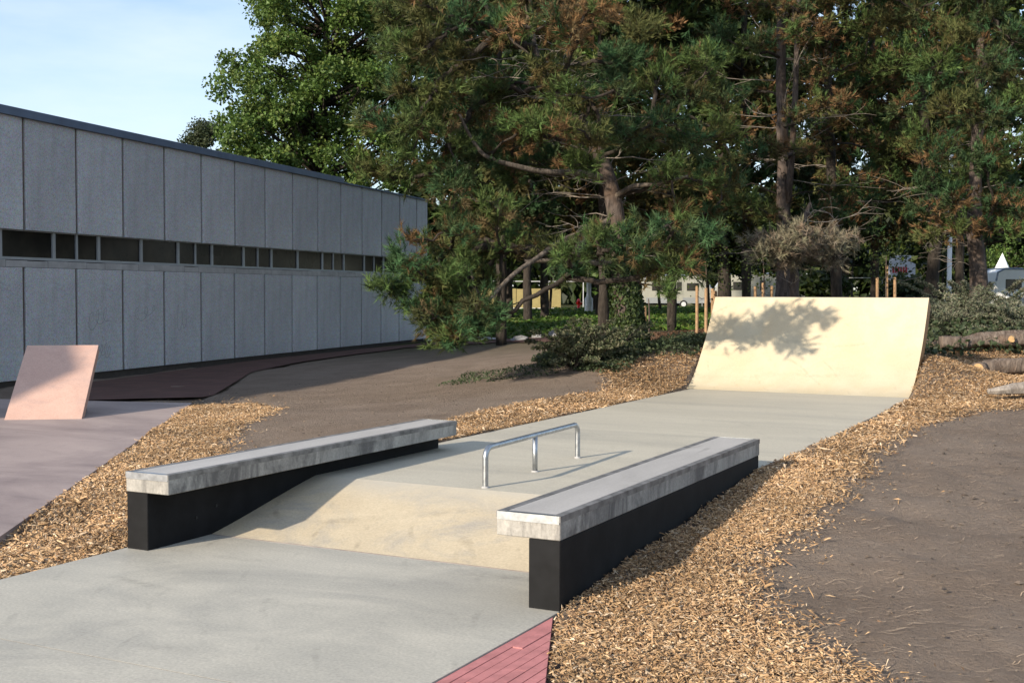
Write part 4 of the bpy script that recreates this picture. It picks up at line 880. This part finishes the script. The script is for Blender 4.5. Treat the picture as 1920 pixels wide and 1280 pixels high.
def polypads(poly, dep, k, a, b, rz, dj, seed):
    r = np.random.default_rng(seed); p = np.array(poly, float); L = []
    lo, hi = p.min(0), p.max(0); tries = 0
    while len(L) < k and tries < 9000:
        tries += 1; u, v = r.uniform(lo[0], hi[0]), r.uniform(lo[1], hi[1])
        if inpoly(np.array([u]), np.array([v]), p)[0]: L.append(pad(u, v, dep+r.uniform(-dj, dj), a*r.uniform(.7, 1.2), b*r.uniform(.7, 1.2), rz))
    return L
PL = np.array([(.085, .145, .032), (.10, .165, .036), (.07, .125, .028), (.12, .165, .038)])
PLD = np.array([(.024, .042, .011), (.034, .056, .013), (.018, .032, .010), (.06, .085, .018)])  # leaf colours darkened so the backdrop trees read as shaded
PLG = np.array([(.05, .07, .03), (.07, .085, .04), (.04, .055, .025)])
D = 58; x, y = bd(600, 560, D)[:2]
pp = polypads([(462, 40), (470, 95), (425, 125), (405, 185), (400, 225), (425, 262), (440, 300), (560, 330), (700, 350), (790, 350), (800, 100), (780, -100), (620, -160), (500, -50)], D, 230, 30, 24, .9, 4.5, 3)
broadleaf('big sunlit plane tree with yellow-green leaves behind the grey building', (x, y, float(hgt(x, y))), pp, 61, 385, .178, PL, 'broadleaf trees', .4)
D = 85; x, y = bd(375, 560, D)[:2]
pp = polypads([(350, 262), (365, 235), (392, 222), (410, 250), (420, 300), (360, 300), (340, 290)], D, 16, 16, 13, .6, 1.5, 4)
broadleaf('small grey-green tree peeking over the roof left of the plane tree', (x, y, float(hgt(x, y))), pp, 62, 420, .17, PLG, 'broadleaf trees', .25)
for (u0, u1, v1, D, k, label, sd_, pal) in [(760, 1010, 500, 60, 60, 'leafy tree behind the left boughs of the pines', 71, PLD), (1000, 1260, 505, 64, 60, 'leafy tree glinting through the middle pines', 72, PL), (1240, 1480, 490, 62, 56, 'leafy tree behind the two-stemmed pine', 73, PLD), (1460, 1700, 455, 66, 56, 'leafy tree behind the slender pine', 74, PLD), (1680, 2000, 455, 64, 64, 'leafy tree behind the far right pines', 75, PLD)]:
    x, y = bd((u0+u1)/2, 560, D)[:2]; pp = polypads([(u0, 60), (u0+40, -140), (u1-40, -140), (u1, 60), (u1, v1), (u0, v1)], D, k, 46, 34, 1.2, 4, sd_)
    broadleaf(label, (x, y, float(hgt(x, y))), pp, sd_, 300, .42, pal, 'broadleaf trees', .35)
# hedges under the far trees
for (u, v, D, a, b, label, sd_) in [(1110, 500, 75, 60, 16, 'dark bush under the far trees left of the pine trunk', 81), (1390, 480, 72, 60, 26, 'dark bush behind the caravans under the trees', 82), (1540, 535, 50, 40, 14, 'dark bush just behind the top of the quarter pipe', 83), (1700, 545, 46, 40, 9, 'dark bush behind the right top of the quarter pipe', 84), (1890, 480, 110, 60, 30, 'far bright bush behind the white caravan', 85), (1240, 470, 74, 60, 24, 'dark bush above the roof of the left caravan', 86), (1030, 470, 78, 60, 26, 'dark bush above the wire fence', 87), (850, 500, 70, 60, 36, 'dark bush beyond the far corner of the building', 90), (930, 490, 76, 56, 30, 'dark bush above the yellow boards', 100), (1330, 480, 78, 50, 30, 'dark bush between the two caravans', 107), (1470, 490, 70, 50, 30, 'dark bush behind the two-stemmed trunk', 108), (1600, 470, 86, 40, 30, 'dark bush left of the white banner', 88), (1770, 480, 86, 30, 34, 'dark bush right of the white banner', 89)]:
    x, y = bd(u, 560, D)[:2]; zb = float(hgt(x, y)); pp = [pad(u+r0.normal(0, a*.5), v+r0.normal(0, b*.4), D+r0.uniform(-1, 1), a*.4, b*.6, .8) for _ in range(14)]
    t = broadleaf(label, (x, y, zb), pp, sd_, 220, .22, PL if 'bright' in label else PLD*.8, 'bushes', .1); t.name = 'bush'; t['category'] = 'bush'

# ------------------------------------------------------------------ junipers and other low plants
def juniper(label, base, arms, seed, pal, size=.045, per=260, hl=(.5, 1.2), spread=1., face=None):
    r = np.random.default_rng(seed); base = np.asarray(base, float); t = thing('juniper_shrub', label, 'shrub', base, group='juniper shrubs')
    st = MB(); P, Nn, S, Cc = [], [], [], []
    for _ in range(arms):
        th = r.uniform(0, 2*np.pi); L = r.uniform(*hl); el = r.uniform(.2, 1.35); d = np.array([math.cos(th)*spread, math.sin(th)*spread, el]); d /= np.linalg.norm(d)
        o = base+np.array([r.normal(0, .12), r.normal(0, .12), 0]); e = o+d*L+np.array([0, 0, -.10*L]); B = bez(o, (o+e)/2+np.array([0, 0, .22*L]), e, 8); st.tube(B, np.linspace(.018, .004, 8), 4, cap=False)
        k = int(per*L); tt = r.uniform(.22, 1.0, k); c = np.stack([np.interp(tt, np.linspace(0, 1, 8), B[:, j]) for j in range(3)], 1)
        side = np.cross(d, (0, 0, 1.)); side /= np.linalg.norm(side)+1e-6; sp = r.normal(0, 1, k)*.11*(1.15-tt)
        c = c+side*sp[:, None]+d*np.abs(sp)[:, None]*.8+np.array([0, 0, -.25])*np.abs(sp)[:, None]+r.normal(0, .018, (k, 3)); P.append(c)
        Nn.append(np.array([0, 0, .6])+r.normal(0, .6, (k, 3))); S.append(size*r.uniform(.6, 1.5, k)); Cc.append(pal[r.choice(len(pal), k)]*r.uniform(.7, 1.25)*r.uniform(.8, 1.2, (k, 1)))
    st.build('stems', M_bark2, t, smooth=True); put('foliage', leaves_mesh('foliage', np.concatenate(P)-base, np.concatenate(Nn), np.concatenate(S), np.concatenate(Cc), M_leaf, seed, .45), t); return t
PJ = 1.15*np.array([(.085, .10, .05), (.12, .13, .075), (.06, .08, .04), (.15, .145, .09)])
PJ2 = 1.25*np.array([(.12, .14, .085), (.17, .175, .12), (.09, .11, .07), (.20, .19, .14)])
def gb(u, dep): x, y = bd(u, 600, dep)[:2]; return np.array([x, y, float(hgt(x, y))])
juniper('spreading juniper at the foot of the leaning pine, toward the path', gb(1088, 18.6), 46, 91, PJ, hl=(.55, 1.1), per=200, size=.055)
juniper('smaller juniper clump in front of the ivy-covered trunk', gb(1120, 18.9), 20, 92, PJ, hl=(.5, 1.0), per=220, size=.05)
juniper('wide low juniper above the logs', gb(1800, 22.2), 52, 93, PJ2, hl=(.5, 1.1))
juniper('tall arching juniper around the right pine trunk', gb(1835, 24), 60, 94, PJ2, hl=(.9, 1.9), per=240, size=.055)
juniper('juniper at the right edge above the highest log', gb(1905, 21.8), 50, 95, PJ2, hl=(.6, 1.25))
juniper('pale twiggy shrub peeking above the middle of the quarter pipe', gb(1625, 27), 26, 96, PJ2*np.array([1., .9, .9]), hl=(.5, 1.1), size=.05)
# ivy on the pine foot
def ivy():
    r = np.random.default_rng(5); n = 8000; f = r.random(n)**1.4; v = 668-f*190; tt = 1-f
    ths = r.uniform(0, 2*np.pi, n); keep = (r.random(n) < .35+.65*(np.cos(ths-.0) > -.1)) | (f < .35); c = np.array([bd(1187-(668-q)*.13, q, 20.) for q in v]); rad = .235+.05*r.random(n)+.16*np.clip(.3-f, 0, 1)*r.random(n)*2
    P = c+np.cos(ths)[:, None]*rad[:, None]*rt+np.sin(ths)[:, None]*rad[:, None]*np.array([fw[0], fw[1], 0]); nr = np.cos(ths)[:, None]*rt+np.sin(ths)[:, None]*fw+r.normal(0, .5, (n, 3))
    P, nr = P[keep], nr[keep]; n = len(P); b = bd(1187, 665, 20.); t = thing('ivy_plant', 'green ivy climbing the foot of the leaning pine trunk', 'ivy', b)
    st = MB()
    for k in range(7):
        th = r.uniform(0, 6.28); zs = np.linspace(0, r.uniform(.8, 1.5), 9); pts = np.array([bd(1187-z/20/PX*.13, 665-z/20/PX, 20.)+(math.cos(th+.3*z)*rt+math.sin(th+.3*z)*fw)*.235 for z in zs]); st.tube(pts, .008, 5)
    st.build('vine_stems', M_bark2, t, smooth=True)
    col = np.array([(.045, .075, .022), (.07, .10, .03), (.03, .05, .018)])[r.choice(3, n)]*r.uniform(.7, 1.3, (n, 1))
    put('leaves', leaves_mesh('ivy', P-b, nr, r.uniform(.035, .075, n), col, M_leaf, 5, .9), t)
ivy()
# ground covers
def cover(name, label, poly_px, dens, size, pal, seed, hmax=.12, dzn=1., world=None, feather=.3):
    r = np.random.default_rng(seed); p = np.array(world if world is not None else [ground_at(u, v)[:2] for u, v in poly_px]); lo, hi = p.min(0), p.max(0); n = int(dens*np.prod(hi-lo)); x, y = r.uniform(lo[0], hi[0], n), r.uniform(lo[1], hi[1], n)
    k = inpoly(x+feather*2*vn(x, y, .7, seed), y+feather*2*vn(x, y, .7, seed+1), p) & ~((x > SXL-.1) & (x < SXR+.1) & (y < 18.9)); x, y = x[k], y[k]; n = len(x); cl = vn(x, y, .35, seed+2)+.5
    z = hgt(x, y)+.02+r.random(n)*hmax*cl*1.6; nr = np.array([0, 0, .7])+r.normal(0, .5, (n, 3)); col = pal[r.choice(len(pal), n)]*r.uniform(.7, 1.25, (n, 1))*(.75+.5*cl)[:, None]
    put(name, leaves_mesh(name, np.stack([x, y, z], -1), nr, size*r.uniform(.6, 1.4, n), col, M_leaf, seed), kind='stuff', label=label, category='ground cover')
PG = np.array([(.06, .085, .04), (.09, .11, .06), (.045, .065, .03)]); PLW = np.array([(.07, .14, .02), (.10, .18, .03), (.05, .10, .018), (.15, .19, .05)])
cover('ground_cover', 'grey-green ground cover round the foot of the leaning pine', [(1010, 690), (1100, 700), (1140, 693), (1200, 676), (1310, 662), (1318, 636), (1240, 648), (1200, 655), (1100, 660), (1040, 668)], 1500, .05, PG, 101, .13)
cover('weeds', 'sparse green weeds on the bare earth before the pine', [(830, 722), (940, 716), (1040, 704), (1040, 680), (960, 690), (880, 702)], 420, .035, PG*1.1, 102, .05, feather=.5)
cover('ivy_lawn', 'sunlit green ivy lawn between the pine trunk and the caravans', None, 34, .21, PLW, 103, .12, world=[(-14, 34), (-8, 33.5), (-2, 40), (-4, 84), (-34, 84), (-27, 56)], feather=.8)
cover('ivy_bank', 'shaded green ivy bank behind the boulders', None, 60, .16, PLW*.75, 104, .12, world=[(-17, 33), (-13.5, 33), (-12, 46), (-26, 60), (-34, 78), (-36, 70), (-24, 44)], feather=.6)  # lawn palette darkened: the bank's shade is painted into its leaves
cover('undergrowth', 'dark leafy undergrowth behind the quarter pipe and logs', None, 190, .09, PG*.9, 105, .22, world=[(-5.8, 19.6), (-2.7, 20.2), (-1.4, 21.6), (2.5, 22), (4, 34), (-6, 34), (-7, 24)], feather=.4)
cover('dead_leaf_litter', 'brown leaf litter below the staked saplings', None, 160, .06, np.array([(.13, .075, .045), (.10, .06, .04), (.17, .11, .07)]), 106, .03, world=[(-7.2, 20.3), (-6.0, 19.5), (-6.6, 31), (-13, 32), (-10, 24)], feather=.3)

# ------------------------------------------------------------------ staked saplings
def staked(label, stakes, dep, tree_u, seed, crown=True, pv=500):
    r = np.random.default_rng(seed); b = gb(tree_u, dep); t = thing('staked_sapling', label, 'sapling', b, group='saplings tied to wooden stakes'); tops = []
    for (u, vt, dz, w_) in stakes:
        p = bd(u, vt, dep+dz); g = gb(u, dep+dz); g[2] -= .1; p[2] = max(p[2], g[2]+.5)
        m = MB(); m.tube([g, g*.5+p*.5, p-np.array([0, 0, .03]), p], [w_, w_, w_, w_*.8], 10); m.build('stake', M_stake, t, smooth=False); tops.append(p)
    if len(tops) > 1:
        m = MB()
        for p, q in zip(tops[:-1], tops[1:]): m.tube([p-(0, 0, .25), (p+q)/2-np.array([0, 0, .3]), q-(0, 0, .25)], .008, 5)
        m.build('tie', M_rubber, t)
    tp = bd(tree_u, pv, dep); m = MB(); m.tube(bez(b, (b+tp)/2+r.normal(0, .04, 3), tp, 6), np.linspace(.03, .012, 6), 6); m.build('stem', M_bark, t, smooth=True)
    if crown:
        n = 500; P = tp+r.normal(0, 1, (n, 3))*np.array([.35, .35, .4]); put('crown', leaves_mesh('crown', P-b, r.normal(0, 1, (n, 3))+np.array([0, 0, .6]), r.uniform(.05, .09, n), PLD[r.choice(4, n)], M_leaf, seed), t)
staked('four-stake sapling beside the left top of the quarter pipe', [(1307, 536, 0, .04), (1324, 540, -.6, .04), (1336, 541, .9, .04), (1341, 545, .3, .05)], 31, 1323, 201, pv=490)
staked('sapling with three short stakes showing above the quarter pipe in front of the caravan', [(1416, 537, 0, .042), (1431, 530, .5, .042), (1447, 536, .2, .042)], 33, 1431, 202, pv=490)
staked('sapling with a taller middle stake above the right half of the quarter pipe', [(1645, 520, 0, .042), (1663, 497, .3, .04), (1678, 520, .2, .042)], 34, 1662, 203, pv=480)
staked('single wooden stake with a slanted sapling just right of the ivy trunk', [(1208, 574, 0, .06)], 29, 1216, 204, crown=False, pv=560)

# ------------------------------------------------------------------ far side: fence, boards, caravans, hydrant, poles
def onground(u, dep): x, y = bd(u, 560, dep)[:2]; return np.array([x, y, float(hgt(x, y))])
def basis(P, Q): d = (Q-P)*np.array([1, 1, 0]); L = np.linalg.norm(d); return d/L, L
def temp_fence(label, u0, u1, D0, D1, n):
    P, Q = onground(u0, D0), onground(u1, D1); d, L = basis(P, Q); t = thing('mesh_fence', label, 'fence', P)
    for i in range(n):
        a, b = P+d*L*(i/n)+d*.05, P+d*L*((i+1)/n)-d*.05; zt = 2.0; lo, hi = .15, zt; z0 = a[2]
        q = lambda p, z: np.array([p[0], p[1], z0+z])
        m = MB(); r_ = .028; m.tube([q(a, lo), q(a, hi)], r_, 6); m.tube([q(b, lo), q(b, hi)], r_, 6); m.tube([q(a, hi), q(b, hi)], r_, 6); m.tube([q(a, lo), q(b, lo)], r_, 6); f = m.build('fence_panel', M_whitepole, t)
        m = MB()
        for k in range(1, 24): p = a+(b-a)*k/24; m.tube([q(p, lo), q(p, hi)], .004, 3, cap=False)
        for k in range(1, 8): zz_ = lo+(hi-lo)*k/8; m.tube([q(a, zz_), q(b, zz_)], .004, 3, cap=False)
        m.build('wire_mesh', M_whitepole, f)
        m = MB(); m.box(q(a, -.02)-np.array([.35, .15, 0]), q(a, .13)+np.array([.35, .15, 0]), .03); m.build('concrete_foot', M_path, f)
temp_fence('wire mesh site fence before the yellow boards', 890, 1095, 84, 84, 3)
temp_fence('wire mesh site fence showing above the quarter pipe under the white banner', 1575, 1735, 70, 70, 2)
P, Q = onground(884, 92), onground(1052, 92); d, L = basis(P, Q); t = thing('yellow_hoarding', 'yellow board hoarding behind the wire fence', 'hoarding', P)
nb = 6
for i in range(nb):
    a, b = P+d*(L*i/nb+.02), P+d*(L*(i+1)/nb-.02); nn2 = np.array([-d[1], d[0], 0])*.03; m = MB(); h0, h1 = -.1, 1.55+.02*R.normal()
    V = [a+(0, 0, h0), b+(0, 0, h0), b+(0, 0, h1), a+(0, 0, h1)]; prism8(m, V, nn2); m.build('board', M_yellow, t)
def caravan(label, u, dep, yawd, L=5.6, flip=1, scale=1., shell=None):
    shell = shell or M_creamshade
    b = onground(u, dep); t = thing('caravan', label, 'caravan', b, math.radians(yawd), group='white caravans'); t.scale = (scale, scale, scale)
    W = 2.2; z0, z1 = .45, 2.55
    pf = [(-L/2, z0), (L/2-.25, z0), (L/2, z0+.5), (L/2-.15, z0+1.1), (L/2-.75, z1-.12), (L/2-1.1, z1), (-L/2+.5, z1), (-L/2+.1, z1-.2), (-L/2, z1-.7)]
    pf = [(x*flip, z) for x, z in pf]; k = len(pf); m = MB(); V = [(x, -W/2, z) for x, z in pf]+[(x, W/2, z) for x, z in pf]
    Q = [(i, (i+1) % k, k+(i+1) % k, k+i) for i in range(k)]; T = [(0, i, i+1) for i in range(1, k-1)]+[(k, k+i+1, k+i) for i in range(1, k-1)]; m.add(V, Q, T); m.build('body', shell, t, local=True)
    m = MB()
    for y in (-W/2-.012, W/2-.02):
        xs = [(x*1.003, z*1.003) for x, z in pf[3:9]]; m.tube([(x, y+.016, z) for x, z in xs], .06, 6)
    m.box((-L/2+.6, -W/2+.05, z1-.01), (L/2-1.2, W/2-.05, z1+.07), .02); m.build('roof_trim', M_vanblue, t, local=True)
    for y in (-W/2, W/2):
        s_ = -1 if y < 0 else 1
        for (xa_, xb_) in ((-L/2+.55, -L/2+1.5), (L/2-2.1, L/2-1.15)):
            m = MB(); m.box((xa_*flip, y-.01*s_, 1.35), (xb_*flip, y+.025*s_, 1.95), .02); m.build('window', M_vanwin, t, local=True)
        m = MB(); m.box((-.3, y-.01*s_, .55), (.3, y+.02*s_, 2.2), .015); dr = m.build('door', shell, t, local=True)
        m = MB(); m.box((-.2, y+.022*s_, 1.35), (.2, y+.03*s_, 2.05), .003); m.build('door_window', M_vanwin, dr, local=True)
        m = MB(); m.box((-L/2+.1, y-.005*s_, .38), (L/2-.4, y+.018*s_, .82)); m.build('skirt', M_vangrey, t, local=True)
        m = MB(); m.tube([(.35, y-.22*s_, .31), (.35, y+.03*s_, .31)], .31, 16); wl = m.build('wheel', M_rubber, t, local=True)
        m = MB(); m.tube([(.35, y+.031*s_, .31), (.35, y+.045*s_, .31)], .19, 12); m.build('rim', M_whitepole, wl, local=True)
    m = MB(); m.tube([(flip*(L/2-.1), -.5, .45), (flip*(L/2+1.1), 0, .45)], .04, 6); m.tube([(flip*(L/2-.1), .5, .45), (flip*(L/2+1.1), 0, .45)], .04, 6); m.tube([(flip*(L/2+.95), 0, 0), (flip*(L/2+.95), 0, .5)], .03, 6); m.build('drawbar', M_vangrey, t, local=True)
    return t
yy = math.degrees(YAW)
caravan('cream caravan behind the lawn, left of the staked sapling', 1268, 96, yy+4, 5.4, 1)
caravan('caravan with sloping nose just above the left top of the quarter pipe', 1425, 90, yy-2, 6.6, -1)
caravan('big bright white caravan at the right edge behind the junipers', 1940, 72, yy+2, 5.6, 1, 1.0, M_white)
# tent peak
b = onground(1878, 95); t = thing('pavilion_tent', 'white peaked pavilion tent behind the bright caravan', 'tent', b); m = MB()
V = [(-2, -2, 2.4), (2, -2, 2.4), (2, 2, 2.4), (-2, 2, 2.4)]; V2 = [(-.5, -.5, 3.1), (.5, -.5, 3.1), (.5, .5, 3.1), (-.5, .5, 3.1)]
m.add(V+V2+[(0, 0, 4.3)], [(0, 1, 5, 4), (1, 2, 6, 5), (2, 3, 7, 6), (3, 0, 4, 7)], [(4, 5, 8), (5, 6, 8), (6, 7, 8), (7, 4, 8)]); m.build('canopy', M_white, t, local=True)
for sx in (-1, 1):
    for sy in (-1, 1): m = MB(); m.tube([(sx*1.95, sy*1.95, 0), (sx*1.95, sy*1.95, 2.42)], .04, 6); m.build('leg', M_whitepole, t, local=True)
# banner
b = onground(1690, 80); d = np.array([rt[0], rt[1], 0]); t = thing('white_banner', 'white banner board with red lettering under the dark trees', 'sign', b)
m = MB(); h0, h1 = 1.7, 3.6; V = [b-d*1.0+(0, 0, h0), b+d*.9+(0, 0, h0), b+d*.9+(0, 0, h1), b-d*.75+(0, 0, h1)]; prism8(m, V, np.array([fw[0], fw[1], 0])*.05); m.build('board', M_banner, t)
m = MB(); fo = -np.array([fw[0], fw[1], 0])*.012
for k in range(6):        # illegible lettering in the photograph
    x0 = -.62+k*.17; V = [b+d*x0+(0, 0, 2.45)+fo, b+d*(x0+.12)+(0, 0, 2.45)+fo, b+d*(x0+.12)+(0, 0, 2.85)+fo, b+d*x0+(0, 0, 2.85)+fo]; prism8(m, V, fo)
m.build('red_lettering', M_bannerred, t)
for s_ in (-.7, .7): m = MB(); m.tube([b+d*s_+(0, 0, -.1)-fo*6, b+d*s_+(0, 0, 3.5)-fo*6], .05, 6); m.build('post', M_whitepole, t)
# hydrant
b = onground(1085, 82); t = thing('fire_hydrant', 'small bright red fire hydrant by the fence', 'hydrant', b)
m = MB(); m.lathe([(.16, 0), (.16, .04), (.11, .06), (.11, .5), (.14, .52), (.14, .57), (.12, .6), (.09, .68), (.04, .73), (0, .74)], 14); m.build('barrel', M_redpaint, t, local=True, smooth=True)
for s_ in (-1, 1): m = MB(); m.tube([np.array([rt[0], rt[1], 0])*s_*.08+(0, 0, .42), np.array([rt[0], rt[1], 0])*s_*.2+(0, 0, .42)], .06, 10); m.build('outlet_cap', M_redpaint, t, local=True)
# poles
def pole(label, u, dep, h, r0_, r1_, arm):
    b = onground(u, dep); t = thing('lamp_post', label, 'lamp post', b); m = MB()
    m.lathe([(r0_*1.8, 0), (r0_*1.8, .9), (r0_*1.1, 1.0), (r0_, 1.2), (r1_, h), (0, h)], 14); m.build('shaft', M_whitepole, t, local=True, smooth=True)
    m = MB(); m.tube([(0, 0, h-.1), (arm*.5*rt[0], arm*.5*rt[1], h+.2), (arm*rt[0], arm*rt[1], h+.25)], .04, 8); m.build('arm', M_whitepole, t, local=True, smooth=True)
    m = MB(); c = np.array([arm*rt[0], arm*rt[1], h+.22]); m.box(c-(.35, .14, .07), c+(.35, .14, .07), .04); m.build('lamp_head', M_vangrey, t, local=True)
pole('tall white lamp post seen behind the leaning pine trunk', 1104, 70, 16, .13, .09, 1.)
pole('white lamp post right of the leaning dark trunk', 1779, 52, 9, .10, .075, 1.)

# ------------------------------------------------------------------ far-off wood closing the view behind the caravans
def far_wood():
    r = np.random.default_rng(301); n = 17000; u = r.uniform(640, 2150, n); dep = r.uniform(118, 132, n)
    x0 = bd(960, 560, 1.)-CAM; P = np.array([bd(a, 560, d_) for a, d_ in zip(u, dep)]); top = 9+5*vn(u, u*0, 110, 9)*2+3*vn(u, u*0, 35, 8)
    P[:, 2] = hgt(P[:, 0], P[:, 1])+r.random(n)**.8*top; nr = -fw[None]*.6+np.array([0, 0, .4])+r.normal(0, .6, (n, 3))
    col = PLD[r.choice(4, n)]*r.uniform(.5, 1., (n, 1))
    put('far_wood', leaves_mesh('far_wood', P, nr, r.uniform(.7, 1.5, n), col, M_leaf, 301), kind='stuff', label='dark far-off wood behind fence and caravans', category='wood')
far_wood()
